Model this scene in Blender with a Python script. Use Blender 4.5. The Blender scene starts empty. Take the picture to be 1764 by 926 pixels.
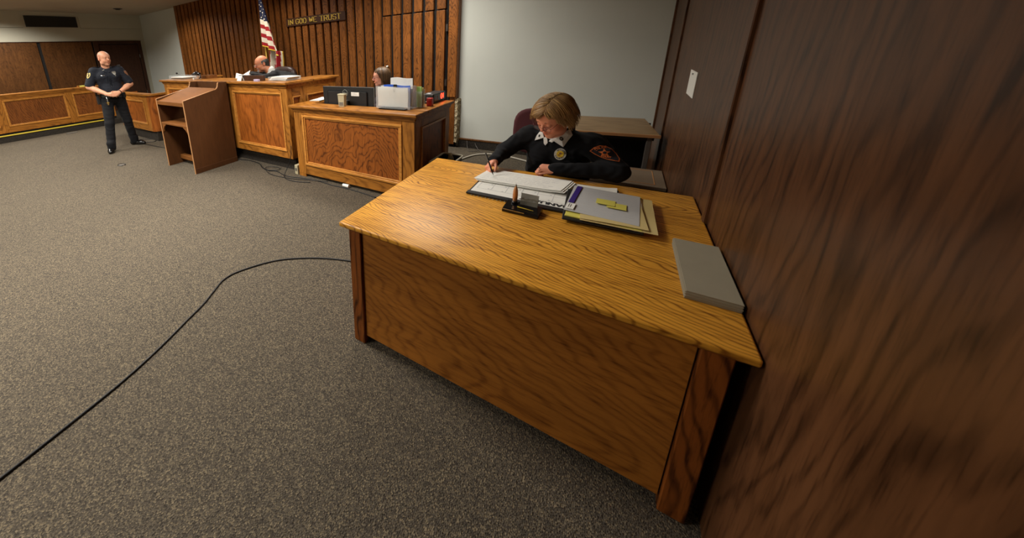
import bpy, bmesh, math, random
import numpy as np
from mathutils import Vector, Matrix
from mathutils.bvhtree import BVHTree
random.seed(7)
rng = np.random.default_rng(7)
PI = math.pi
SC = bpy.context.scene
COL = SC.collection

# ------------------------------------------------------------------ camera
cam_data = bpy.data.cameras.new('camera')
cam = bpy.data.objects.new('camera', cam_data)
COL.objects.link(cam)
SC.camera = cam
CR = Vector((0.792238, 0.607964, -0.052339))
CU = Vector((-0.125189, 0.245881, 0.961182))
CF = Vector((-0.597233, 0.754932, -0.270907))
Mc = Matrix((CR, CU, -CF)).transposed().to_4x4()
EYE = Vector((0, 0, 1.58))
Mc.translation = EYE
cam.matrix_world = Mc
cam_data.sensor_width = 36
cam_data.lens = 36 * 592.29 / 1764
cam_data.shift_x = (882 - 600) / 1764
cam_data.shift_y = (253 - 463) / 1764
cam_data.clip_start = 0.02
cam_data.dof.use_dof = True
cam_data.dof.focus_distance = 3.2
cam_data.dof.aperture_fstop = 2.8

# ------------------------------------------------------------------ world, light, exposure
world = bpy.data.worlds.new('world')
SC.world = world
world.use_nodes = True
world.node_tree.nodes['Background'].inputs['Color'].default_value = (0, 0, 0, 1)
world.node_tree.nodes['Background'].inputs['Strength'].default_value = 0.0
SC.view_settings.view_transform = 'Standard'
SC.view_settings.look = 'None'
SC.view_settings.gamma = 1
SC.view_settings.use_curve_mapping = False
SC.view_settings.exposure = 0.28

def troffer(x, y, power, sx=1.2, sy=0.6, col=(1.0, 0.95, 0.86), spread=150):
    d = bpy.data.lights.new('ceiling_lamp', 'AREA')
    d.shape = 'RECTANGLE'; d.size = sx; d.size_y = sy
    d.energy = power; d.color = col; d.spread = math.radians(spread)
    o = bpy.data.objects.new('ceiling_lamp', d)
    o.location = (x, y, 2.93)
    COL.objects.link(o)
LIGHTS = [(-11.0, 1.6, 62), (-8.4, 1.0, 60), (-8.4, -2.0, 66), (-5.9, 1.0, 72), (-5.9, -2.0, 72), (-3.2, 1.3, 96), (-3.4, -1.6, 84),
          (-5.2, 3.9, 30), (-8.8, 3.9, 36), (-2.4, 4.0, 48)]
for lx, ly, lp in LIGHTS:
    troffer(lx, ly, lp)

# ------------------------------------------------------------------ materials
def lin(c):
    c = c / 255.0
    return c / 12.92 if c <= 0.04045 else ((c + 0.055) / 1.055) ** 2.4
def rgb(r, g, b):
    return (lin(r), lin(g), lin(b), 1.0)

class NT:
    def __init__(s, name):
        s.m = bpy.data.materials.new(name); s.m.use_nodes = True
        s.t = s.m.node_tree; s.n = s.t.nodes; s.l = s.t.links
        s.b = s.n['Principled BSDF']
    def node(s, kind, **kw):
        n = s.n.new(kind)
        for k, v in kw.items():
            if k in n.inputs: s.inp(n.inputs[k], v)
            else: setattr(n, k, v)
        return n
    def inp(s, sock, v):
        if isinstance(v, bpy.types.NodeSocket): s.l.new(v, sock)
        else: sock.default_value = v
    def math(s, op, a, b=0.0, c=None):
        n = s.n.new('ShaderNodeMath'); n.operation = op
        s.inp(n.inputs[0], a); s.inp(n.inputs[1], b)
        if c is not None: s.inp(n.inputs[2], c)
        return n.outputs[0]
    def ramp(s, fac, stops):
        n = s.n.new('ShaderNodeValToRGB'); s.l.new(fac, n.inputs[0])
        e = n.color_ramp.elements
        while len(e) < len(stops): e.new(0.5)
        for i, (p, c) in enumerate(stops): e[i].position = p; e[i].color = c
        return n.outputs[0]
    def mix(s, fac, a, b, mode='MIX'):
        n = s.n.new('ShaderNodeMix'); n.data_type = 'RGBA'; n.blend_type = mode
        s.inp(n.inputs[0], fac); s.inp(n.inputs[6], a); s.inp(n.inputs[7], b)
        return n.outputs[2]
    def obj(s):
        return s.n.new('ShaderNodeTexCoord').outputs['Object']
    def mapping(s, v, scale, loc=(0, 0, 0), rot=(0, 0, 0)):
        n = s.n.new('ShaderNodeMapping'); s.l.new(v, n.inputs[0])
        n.inputs['Scale'].default_value = scale; n.inputs['Rotation'].default_value = rot
        s.inp(n.inputs['Location'], loc)
        return n.outputs[0]
    def noise(s, v, scale, detail=4, rough=0.6, dist=0.0):
        n = s.n.new('ShaderNodeTexNoise'); s.l.new(v, n.inputs['Vector'])
        n.inputs['Scale'].default_value = scale; n.inputs['Detail'].default_value = detail
        n.inputs['Roughness'].default_value = rough; n.inputs['Distortion'].default_value = dist
        return n.outputs['Fac']
    def bump(s, h, strength=0.3, dist=0.002):
        n = s.n.new('ShaderNodeBump'); n.inputs['Strength'].default_value = strength
        n.inputs['Distance'].default_value = dist; s.l.new(h, n.inputs['Height'])
        s.l.new(n.outputs[0], s.b.inputs['Normal'])
    def set(s, color=None, rough=None, metal=None, spec=None):
        if color is not None: s.inp(s.b.inputs['Base Color'], color)
        if rough is not None: s.inp(s.b.inputs['Roughness'], rough)
        if metal is not None: s.b.inputs['Metallic'].default_value = metal
        if spec is not None: s.b.inputs['Specular IOR Level'].default_value = spec
        return s.m

def plain(name, c, rough=0.5, metal=0.0, spec=0.5, var=0.08, scale=12, bump=0.0):
    """painted / plastic / metal surface with a slight procedural mottling"""
    t = NT(name); f = t.noise(t.obj(), scale, 3)
    c2 = tuple(min(1, x * (1 + var)) for x in c[:3]) + (1,)
    c1 = tuple(x * (1 - var) for x in c[:3]) + (1,)
    if bump: t.bump(t.noise(t.obj(), scale * 12, 2), bump, 0.001)
    return t.set(t.mix(f, c1, c2), rough, metal, spec)

def wood(name, light, dark, axis='Z', figure=0.5, ring=26.0, bow=5.0, centre=(0, 0, 0), rough=0.42, streak=0.6, spec=0.22, warp=1.0, spread=0.22, pores=0.35, alk=0.55, lowsc=0.30, sharp=1.0, board=0.0, eps=0.004):
    """sawn oak / walnut: grain runs along axis; nested arches come from contour lines across it"""
    t = NT(name)
    info = t.n.new('ShaderNodeObjectInfo')
    co = t.obj()
    rnd = t.math('MULTIPLY', info.outputs['Random'], 7.0)
    comb = t.n.new('ShaderNodeCombineXYZ')
    for i in range(3): t.l.new(rnd, comb.inputs[i])
    off = comb.outputs[0]
    va = t.n.new('ShaderNodeVectorMath'); va.operation = 'ADD'; t.l.new(co, va.inputs[0]); t.l.new(off, va.inputs[1])
    p = va.outputs[0]
    al = {'X': 0, 'Y': 1, 'Z': 2}[axis]
    sc = [1.0, 1.0, 1.0]; sc[al] = 0.07
    fine = t.noise(t.mapping(p, tuple(x * 1 for x in sc)), 130, 3, 0.65)
    sc2 = [1.0, 1.0, 1.0]; sc2[al] = 0.16
    mid = t.noise(t.mapping(p, tuple(sc2)), 22, 4, 0.6)
    sc3 = [1.0, 1.0, 1.0]; sc3[al] = lowsc
    low = t.noise(t.mapping(p, tuple(sc3)), 3.2, 3, 0.5)
    jag = t.noise(t.mapping(p, tuple(1.6 if i != al else 0.9 for i in range(3))), 14, 2, 0.6)
    sep = t.n.new('ShaderNodeSeparateXYZ'); t.l.new(co, sep.inputs[0])
    ax = [t.math('SUBTRACT', sep.outputs[i], centre[i]) for i in range(3)]
    cr = [ax[i] for i in range(3) if i != al]
    extra = 0.0
    if board:                                   # glued-up staves: each has its own heart line and phase
        b = t.math('DIVIDE', t.math('ADD', cr[0], t.math('MULTIPLY', t.math('SUBTRACT', low, 0.5), 0.05)), board)
        idx = t.math('FLOOR', b); f = t.math('SUBTRACT', t.math('SUBTRACT', b, idx), 0.5)
        wn = t.n.new('ShaderNodeTexWhiteNoise'); wn.noise_dimensions = '1D'; t.l.new(t.math('ADD', idx, 0.5), wn.inputs['W'])
        r1 = wn.outputs['Value']
        cr[0] = t.math('ADD', t.math('MULTIPLY', f, board), t.math('MULTIPLY', t.math('MULTIPLY', r1, r1), board * 1.5))
        extra = t.math('MULTIPLY', r1, 9.0)
    d2 = t.math('ADD', t.math('MULTIPLY', cr[0], cr[0]), t.math('MULTIPLY', cr[1], cr[1]))
    s = t.math('MULTIPLY', ax[al], alk)
    s = t.math('ADD', s, t.math('MULTIPLY', t.math('SQRT', t.math('ADD', d2, eps)), bow))
    s = t.math('ADD', s, t.math('MULTIPLY', low, 1.5 * warp))
    s = t.math('ADD', s, t.math('MULTIPLY', jag, 0.05 * warp))
    s = t.math('ADD', s, t.math('ADD', rnd, extra))
    w = t.math('FRACT', t.math('MULTIPLY', s, ring / 4.0))
    w = t.math('ABSOLUTE', t.math('SUBTRACT', w, 0.62))
    w = t.ramp(w, [(0.0, (1, 1, 1, 1)), (0.09 * sharp, (0.8, 0.8, 0.8, 1)), (0.22 * sharp, (0.12, 0.12, 0.12, 1)), (0.5 * sharp, (0, 0, 0, 1))])
    wf = t.math('MULTIPLY', w, t.math('MULTIPLY', figure, t.math('ADD', t.math('MULTIPLY', mid, 0.9), 0.45)))
    st = t.ramp(mid, [(0.35, (0, 0, 0, 1)), (0.7, (1, 1, 1, 1))])
    wf = t.math('ADD', wf, t.math('MULTIPLY', st, streak * 0.5))
    pr = t.ramp(fine, [(0.52, (0, 0, 0, 1)), (0.66, (1, 1, 1, 1))])
    wf = t.math('ADD', wf, t.math('MULTIPLY', pr, pores))
    wf = t.math('MINIMUM', wf, 1.0)
    c = t.mix(wf, light, dark)
    v = t.math('ADD', t.math('MULTIPLY', info.outputs['Random'], spread), 1.0 - spread / 2)
    v = t.math('MULTIPLY', v, t.math('ADD', t.math('MULTIPLY', low, 0.5), 0.75))
    hsv = t.n.new('ShaderNodeHueSaturation'); t.l.new(c, hsv.inputs['Color']); t.l.new(v, hsv.inputs['Value'])
    t.bump(wf, 0.12, 0.0008)
    return t.set(hsv.outputs[0], rough, 0, spec)

M = {}
OL, OD = rgb(172, 112, 44), rgb(82, 44, 14)
for a in 'XYZ':
    M['oak' + a] = wood('oak_' + a.lower(), OL, OD, a, 0.45, 22, 3.0)
M['oak_panel'] = wood('oak_panel_figured', rgb(152, 86, 33), rgb(68, 32, 11), 'Z', 0.62, 56, 0.9, centre=(0.25, 0.0, 0.3), warp=0.55, streak=0.55, alk=0.85, lowsc=0.6, sharp=0.85, spread=0.05, pores=0.45)
M['oak_panel2'] = wood('oak_panel_plain', rgb(160, 90, 34), rgb(84, 40, 12), 'Z', 0.35, 22, 2.0, streak=0.9)
M['oak_panelY'] = wood('oak_panel_jury', rgb(136, 80, 35), rgb(66, 34, 13), 'Z', 0.5, 50, 2.4, centre=(0, -1.2, 0), warp=0.6, streak=0.7, pores=0.5)
M['oak_slat'] = wood('oak_slat', rgb(148, 90, 40), rgb(62, 34, 14), 'Z', 0.55, 74, 5.0, spread=0.30, rough=0.42, streak=0.75, pores=0.5)
M['desk_top'] = wood('oak_desk_top', rgb(244, 176, 64), rgb(128, 70, 18), 'X', 0.72, 130, 1.7, centre=(-0.30, -0.66, 0.74), rough=0.36, spec=0.3, streak=0.6, spread=0.0, warp=0.19, pores=0.5, alk=0.55, lowsc=0.42, sharp=0.72, board=0.30, eps=0.0012)
M['desk_frame'] = wood('oak_desk_front', rgb(182, 116, 46), rgb(92, 46, 14), 'X', 0.35, 70, 2.0, rough=0.35, spread=0.1, warp=0.4)
M['desk_frameZ'] = wood('oak_desk_post', rgb(150, 84, 34), rgb(66, 32, 10), 'Z', 0.75, 26, 6.0, rough=0.35, spread=0.1)
M['walnut_wall'] = wood('walnut_wall_panel', rgb(96, 62, 38), rgb(46, 27, 15), 'Z', 0.5, 18, 3.0, rough=0.4, streak=0.9)
M['walnut_left'] = wood('walnut_left_panel', rgb(112, 72, 36), rgb(58, 34, 16), 'Z', 0.35, 60, 3.5, rough=0.45, streak=0.9, spread=0.4, pores=0.5)
M['door_dark'] = wood('dark_door_veneer', rgb(74, 46, 30), rgb(40, 24, 16), 'Z', 0.3, 40, 3.0, rough=0.45)
M['lectern'] = wood('lectern_veneer', rgb(82, 50, 26), rgb(56, 33, 17), 'Z', 0.15, 10, 1.0, rough=0.5, streak=0.5, spread=0.05)  # sides toned darker than the top: their shade is put into the colour
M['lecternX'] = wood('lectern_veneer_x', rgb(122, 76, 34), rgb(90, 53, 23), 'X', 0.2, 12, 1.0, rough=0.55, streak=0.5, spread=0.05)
M['edge_band'] = plain('lectern_edge_band', rgb(176, 128, 84), 0.4)
M['laminate'] = wood('table_laminate', rgb(146, 118, 80), rgb(98, 72, 44), 'X', 0.5, 22, 3.0, rough=0.32, spread=0.0)
M['laminate_grey'] = plain('grey_brown_laminate', rgb(122, 106, 88), 0.4)
M['black'] = plain('black_paint', rgb(16, 16, 17), 0.5)
M['recess'] = plain('recess_black', rgb(12, 10, 9), 0.8)
M['gloss_black'] = plain('gloss_black_plastic', rgb(14, 14, 16), 0.15)
M['matt_black'] = plain('matt_black_plastic', rgb(24, 25, 27), 0.45)
M['rubber'] = plain('cable_rubber', rgb(16, 16, 17), 0.55)
M['grey_cable'] = plain('pale_cable', rgb(178, 172, 158), 0.5)
M['steel'] = plain('brushed_steel', rgb(168, 168, 168), 0.3, 1.0)
M['chrome'] = plain('chrome', rgb(205, 205, 205), 0.12, 1.0)
M['brass'] = plain('brass', rgb(232, 196, 92), 0.35, 0.25)
M['gold'] = plain('gold_paint', rgb(222, 190, 60), 0.35, 0.4)
M['copper'] = plain('copper', rgb(206, 150, 104), 0.32, 0.55)
M['grey_metal'] = plain('grey_leg_paint', rgb(92, 86, 80), 0.5)
M['paper'] = plain('white_paper', rgb(236, 235, 228), 0.75, var=0.02)
M['paper_grey'] = plain('grey_paper', rgb(186, 186, 186), 0.75, var=0.03)
M['manila'] = plain('manila_card', rgb(212, 190, 128), 0.7, var=0.04)
M['yellow_pad'] = plain('yellow_note_paper', rgb(222, 212, 96), 0.7, var=0.03)
M['purple'] = plain('purple_card', rgb(54, 32, 122), 0.5)
M['ink'] = plain('printed_ink', rgb(38, 38, 42), 0.7)
M['ink_light'] = plain('pale_printed_ink', rgb(192, 193, 196), 0.8)
M['blue'] = plain('blue_card', rgb(28, 84, 190), 0.5)
M['green_note'] = plain('green_note_paper', rgb(158, 196, 108), 0.7)
M['red_plastic'] = plain('red_plastic', rgb(190, 30, 24), 0.35)
M['cream_plastic'] = plain('cream_plastic', rgb(178, 168, 138), 0.4)
M['maroon'] = plain('maroon_fabric', rgb(74, 26, 32), 0.9, bump=0.4, scale=30)
M['leather'] = plain('brown_leather', rgb(52, 34, 30), 0.38, bump=0.3, scale=20)
M['beige_metal'] = plain('beige_rim', rgb(206, 198, 176), 0.45)
M['paper_beige'] = plain('beige_paper', rgb(150, 142, 122), 0.8)  # even beige tone, darker than the white sheets
M['yellow_tape'] = plain('yellow_nosing', rgb(206, 182, 52), 0.5)
M['white_cloth'] = plain('white_shirt_cloth', rgb(214, 214, 210), 0.85, var=0.03, bump=0.2, scale=40)
M['brass_band'] = M['brass']
M['mould'] = wood('oak_moulding', rgb(206, 142, 66), rgb(120, 68, 26), 'X', 0.2, 18, 2.0, rough=0.3, spread=0.1)
M['vent'] = plain('dark_vent', rgb(58, 58, 56), 0.6)

def glassy(name, c, rough=0.06, alpha=0.35):
    t = NT(name); t.set(c, rough, 0, 0.5)
    t.b.inputs['Alpha'].default_value = alpha
    f = t.noise(t.obj(), 8, 2); t.set(t.mix(f, c, tuple(x * 0.9 for x in c[:3]) + (1,)))
    return t.m
M['acrylic'] = glassy('clear_acrylic', (0.75, 0.77, 0.77, 1), 0.05, 0.22)
M['smoke'] = glassy('smoked_acrylic', (0.20, 0.19, 0.15, 1), 0.1, 0.72)
M['lens'] = glassy('spectacle_lens', (0.9, 0.9, 0.9, 1), 0.02, 0.06)

def emissive(name, c, s):
    t = NT(name); t.set(c, 0.4)
    t.b.inputs['Emission Color'].default_value = c; t.b.inputs['Emission Strength'].default_value = s
    f = t.noise(t.obj(), 30, 1); t.set(t.mix(f, c, tuple(x * 0.8 for x in c[:3]) + (1,)))
    return t.m
M['led'] = emissive('red_led', (1.0, 0.05, 0.02, 1), 3.0)

def painted_wall(name, c, grain=0.12):
    t = NT(name); co = t.obj()
    a = t.noise(co, 1.3, 3); b = t.noise(co, 160, 2)
    c1 = tuple(x * 0.93 for x in c[:3]) + (1,); c2 = tuple(min(1, x * 1.06) for x in c[:3]) + (1,)
    t.bump(b, grain, 0.002)
    return t.set(t.mix(a, c1, c2), 0.8, 0, 0.25)
M['wall'] = painted_wall('grey_white_wall_paint', rgb(208, 211, 203))
M['wall_left'] = painted_wall('left_wall_paint', rgb(190, 187, 170))
M['ceiling'] = painted_wall('textured_ceiling', rgb(200, 188, 168), 0.7)
M['plaster'] = None
t = NT('rough_plaster_edge'); co = t.obj()
t.bump(t.noise(co, 60, 4), 1.0, 0.01)
t.set(t.ramp(t.noise(co, 45, 4), [(0.4, rgb(196, 184, 152)), (0.62, rgb(120, 92, 58))]), 0.9); M['plaster'] = t.m

def carpet(name, pal, scale=150):
    t = NT(name); co = t.obj()
    v = t.node('ShaderNodeTexVoronoi'); t.l.new(co, v.inputs['Vector']); v.inputs['Scale'].default_value = scale
    sep = t.n.new('ShaderNodeSeparateColor'); t.l.new(v.outputs['Color'], sep.inputs[0])
    c = t.ramp(sep.outputs[0], [(0.0, pal[0]), (0.35, pal[1]), (0.7, pal[2]), (0.95, pal[3])])
    n = t.noise(co, 1.1, 3); n2 = t.noise(co, 24, 3)
    c = t.mix(t.math('MULTIPLY', n, 0.35), c, pal[1])
    c = t.mix(t.math('MULTIPLY', n2, 0.3), c, pal[0])
    t.bump(v.outputs['Distance'], 0.8, 0.006)
    return t.set(c, 0.95, 0, 0.1)
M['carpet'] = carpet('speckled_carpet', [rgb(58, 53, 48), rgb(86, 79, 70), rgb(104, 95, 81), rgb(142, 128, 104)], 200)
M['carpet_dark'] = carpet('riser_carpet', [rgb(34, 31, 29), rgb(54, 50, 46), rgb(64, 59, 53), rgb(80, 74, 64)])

def cloth(name, c, rough=0.85, weave=420, sheen=0.02, var=0.2):
    t = NT(name); co = t.obj()
    f = t.noise(co, 9, 4); w = t.noise(co, weave, 2)
    c1 = tuple(x * (1 - var) for x in c[:3]) + (1,); c2 = tuple(x * (1 + var) for x in c[:3]) + (1,)
    t.bump(w, 0.35, 0.0015)
    t.b.inputs['Sheen Weight'].default_value = sheen
    return t.set(t.mix(f, c1, c2), rough, 0, 0.3)
M['sweater'] = cloth('black_knit', rgb(15, 16, 20), 0.95)
M['uniform'] = cloth('navy_uniform', rgb(22, 26, 36), 0.8)
M['trousers'] = cloth('dark_trousers', rgb(15, 16, 20), 0.85)
M['robe'] = cloth('black_robe', rgb(18, 18, 20), 0.8)
M['clerk_top'] = cloth('dark_plum_top', rgb(40, 26, 34), 0.85)

def skin(name, c):
    t = NT(name)
    at = t.n.new('ShaderNodeVertexColor'); at.layer_name = 'tint'
    f = t.noise(t.obj(), 60, 3)
    base = t.mix(f, tuple(x * 0.93 for x in c[:3]) + (1,), tuple(min(1, x * 1.05) for x in c[:3]) + (1,))
    col = t.mix(1.0, base, at.outputs['Color'], 'MULTIPLY')
    t.b.inputs['Subsurface Weight'].default_value = 0.12
    t.b.inputs['Subsurface Radius'].default_value = (0.008, 0.003, 0.0015)
    t.bump(t.noise(t.obj(), 340, 2), 0.15, 0.0008)
    return t.set(col, 0.48, 0, 0.4)
M['skin_woman'] = skin('skin_rosy', rgb(220, 148, 118))
M['skin_officer'] = skin('skin_fair', rgb(224, 164, 132))
M['skin_judge'] = skin('skin_ruddy', rgb(204, 134, 98))
M['skin_clerk'] = skin('skin_pale', rgb(226, 160, 134))

def hairmat(name, c1, c2, rough=0.42):
    t = NT(name)
    at = t.n.new('ShaderNodeVertexColor'); at.layer_name = 'tint'
    sp = t.n.new('ShaderNodeSeparateColor'); t.l.new(at.outputs['Color'], sp.inputs[0])
    return t.set(t.mix(sp.outputs[0], c1, c2), rough, 0, 0.5)
M['hair_blond'] = hairmat('blond_hair', rgb(112, 78, 42), rgb(204, 164, 104), 0.5)
M['hair_brown'] = hairmat('brown_hair', rgb(26, 18, 12), rgb(120, 86, 50))
M['hair_grey'] = hairmat('dark_grey_hair', rgb(34, 34, 34), rgb(84, 84, 80))
M['beard_grey'] = hairmat('grey_beard', rgb(120, 112, 106), rgb(176, 168, 162))
M['eye_white'] = plain('eye_white', rgb(205, 200, 195), 0.2, var=0.02)
M['iris'] = plain('dark_iris', rgb(46, 34, 28), 0.15)
M['brow'] = plain('eyebrow_hair', rgb(92, 62, 44), 0.8)
M['lash'] = plain('lash_line', rgb(48, 32, 28), 0.7)
M['glass_frame'] = plain('maroon_spectacle_frame', rgb(78, 34, 32), 0.25, 0.3)
M['dark_frame'] = plain('dark_spectacle_frame', rgb(44, 28, 44), 0.3)
M['silver_pin'] = plain('silver_badge', rgb(196, 196, 190), 0.25, 0.8)
M['badge_silver'] = plain('pale_badge_enamel', rgb(206, 206, 198), 0.3, 0.2)
M['patch_orange'] = plain('orange_embroidery', rgb(214, 112, 48), 0.85)
M['patch_brown'] = plain('brown_embroidery', rgb(126, 84, 56), 0.85)
M['patch_navy'] = plain('dark_embroidery', rgb(24, 20, 30), 0.9)
M['patch_gold'] = plain('gold_embroidery', rgb(212, 190, 120), 0.85)
M['flag_red'] = cloth('flag_red_cloth', rgb(150, 22, 30), 0.7, var=0.08)
M['flag_white'] = cloth('flag_white_cloth', rgb(214, 204, 184), 0.7, var=0.05)
M['flag_blue'] = cloth('flag_blue_cloth', rgb(22, 26, 54), 0.7, var=0.08)
M['shoe'] = plain('black_shoe_leather', rgb(14, 14, 15), 0.22)
# ------------------------------------------------------------------ object helpers
def link(o, parent=None):
    COL.objects.link(o)
    if parent is not None: o.parent = parent
    return o

def part(name, bm, mats, parent=None, smooth=False, label=None, kind=None):
    me = bpy.data.meshes.new(name)
    bmesh.ops.recalc_face_normals(bm, faces=bm.faces[:])
    bm.to_mesh(me); bm.free()
    for m in (mats if isinstance(mats, (list, tuple)) else [mats]):
        me.materials.append(M[m] if isinstance(m, str) else m)
    if smooth:
        me.shade_smooth()
        if smooth == 'auto':
            me.set_sharp_from_angle(angle=math.radians(35))
    o = bpy.data.objects.new(name, me)
    link(o, parent)
    if label: o['label'] = label
    if kind: o['kind'] = kind
    return o

def tag(o, label, cat, group=None):
    o['label'] = label; o['category'] = cat
    if group: o['group'] = group
    return o

def thing(name, label, cat, loc=(0, 0, 0), rz=0.0, group=None):
    o = bpy.data.objects.new(name, None)
    o.empty_display_size = 0.05
    link(o); o.location = loc; o.rotation_euler = (0, 0, rz)
    return tag(o, label, cat, group)

def struct(name, bm, mats, parent=None, smooth=False):
    o = part(name, bm, mats, parent, smooth)
    if parent is None: o['kind'] = 'structure'
    return o

def BM(): return bmesh.new()

def box(bm, x0, x1, y0, y1, z0, z1, bev=0.0, T=None, mi=0, seg=1):
    x0, x1 = min(x0, x1), max(x0, x1); y0, y1 = min(y0, y1), max(y0, y1); z0, z1 = min(z0, z1), max(z0, z1)
    vs = [bm.verts.new((x, y, z)) for x in (x0, x1) for y in (y0, y1) for z in (z0, z1)]
    fs = [bm.faces.new([vs[i] for i in q]) for q in ((0, 1, 3, 2), (4, 6, 7, 5), (0, 4, 5, 1), (2, 3, 7, 6), (0, 2, 6, 4), (1, 5, 7, 3))]
    for f in fs: f.material_index = mi
    if bev > 0:
        es = list({e for f in fs for e in f.edges})
        r = bmesh.ops.bevel(bm, geom=es, offset=bev, segments=seg, affect='EDGES', profile=0.5, material=-1)
        vs = list({v for f in r['faces'] for v in f.verts} | {v for v in vs if v.is_valid})
        for f in r['faces']: f.material_index = mi
    if T is not None:
        for v in vs: v.co = T @ v.co
    return vs

def prism(bm, pts, d0, d1, plane='YZ', T=None, mi=0):
    """extrude a 2D outline along the axis normal to plane"""
    def mk(p, d):
        if plane == 'YZ': return (d, p[0], p[1])
        if plane == 'XZ': return (p[0], d, p[1])
        return (p[0], p[1], d)
    a = [bm.verts.new(mk(p, d0)) for p in pts]; b = [bm.verts.new(mk(p, d1)) for p in pts]
    n = len(pts)
    fs = [bm.faces.new(a[::-1]), bm.faces.new(b)]
    for i in range(n): fs.append(bm.faces.new((a[i], a[(i + 1) % n], b[(i + 1) % n], b[i])))
    for f in fs: f.material_index = mi
    if T is not None:
        for v in a + b: v.co = T @ v.co
    return a + b

def catmull(pts, n=6):
    P = [Vector(p) for p in pts]; out = []
    for i in range(len(P) - 1):
        p0 = P[max(i - 1, 0)]; p1 = P[i]; p2 = P[i + 1]; p3 = P[min(i + 2, len(P) - 1)]
        for k in range(n):
            t = k / n
            out.append(0.5 * ((2 * p1) + (p2 - p0) * t + (2 * p0 - 5 * p1 + 4 * p2 - p3) * t * t + (3 * p1 - p0 - 3 * p2 + p3) * t ** 3))
    out.append(P[-1]); return out

def tube(bm, pts, r, n=8, closed=False, cap=True, mi=0, smooth=0):
    if smooth: pts = catmull(pts, smooth)
    P = [Vector(p) for p in pts]; N = len(P)
    rr = r if isinstance(r, (list, tuple)) else [r] * N
    if len(rr) != N:
        rr = [rr[min(len(rr) - 1, int(i / max(1, N - 1) * (len(rr) - 1) + 0.5))] for i in range(N)]
    rings = []; up = Vector((0, 0, 1)); prev = None
    for i in range(N):
        d = (P[(i + 1) % N] - P[i - 1]) if closed else (P[min(i + 1, N - 1)] - P[max(i - 1, 0)])
        if d.length < 1e-9: d = Vector((0, 0, 1))
        d.normalize()
        if prev is None:
            a = d.cross(up)
            if a.length < 0.05: a = d.cross(Vector((1, 0, 0)))
        else: a = prev - d * prev.dot(d)
        a.normalize(); prev = a; b = d.cross(a)
        rings.append([bm.verts.new(P[i] + (a * math.cos(2 * PI * k / n) + b * math.sin(2 * PI * k / n)) * rr[i]) for k in range(n)])
    M_ = N if closed else N - 1
    for i in range(M_):
        A, B = rings[i], rings[(i + 1) % N]
        for k in range(n):
            f = bm.faces.new((A[k], A[(k + 1) % n], B[(k + 1) % n], B[k])); f.material_index = mi
    if cap and not closed:
        for R_ in (rings[0][::-1], rings[-1]):
            f = bm.faces.new(R_); f.material_index = mi
    return rings

def lathe(bm, prof, n=20, c=(0, 0, 0), mi=0, T=None):
    rings = []
    for r, z in prof:
        rings.append([bm.verts.new((c[0] + max(r, 1e-4) * math.cos(2 * PI * k / n), c[1] + max(r, 1e-4) * math.sin(2 * PI * k / n), c[2] + z)) for k in range(n)])
    for A, B in zip(rings, rings[1:]):
        for k in range(n):
            f = bm.faces.new((A[k], A[(k + 1) % n], B[(k + 1) % n], B[k])); f.material_index = mi
    f1 = bm.faces.new(rings[0][::-1]); f2 = bm.faces.new(rings[-1]); f1.material_index = f2.material_index = mi
    if T is not None:
        for R_ in rings:
            for v in R_: v.co = T @ v.co

def ball(bm, c, r, T=None, mi=0, u=14, v=10):
    n0 = len(bm.verts)
    res = bmesh.ops.create_uvsphere(bm, u_segments=u, v_segments=v, radius=1.0)
    rx, ry, rz = (r, r, r) if isinstance(r, (int, float)) else r
    for q in res['verts']:
        q.co = Vector((q.co.x * rx, q.co.y * ry, q.co.z * rz))
        if T is not None: q.co = T @ q.co
        q.co += Vector(c)
    for q in res['verts']:
        for f in q.link_faces: f.material_index = mi

def frame_mat(o, x, y, z):
    m = Matrix((Vector(x), Vector(y), Vector(z))).transposed().to_4x4(); m.translation = Vector(o); return m

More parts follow.
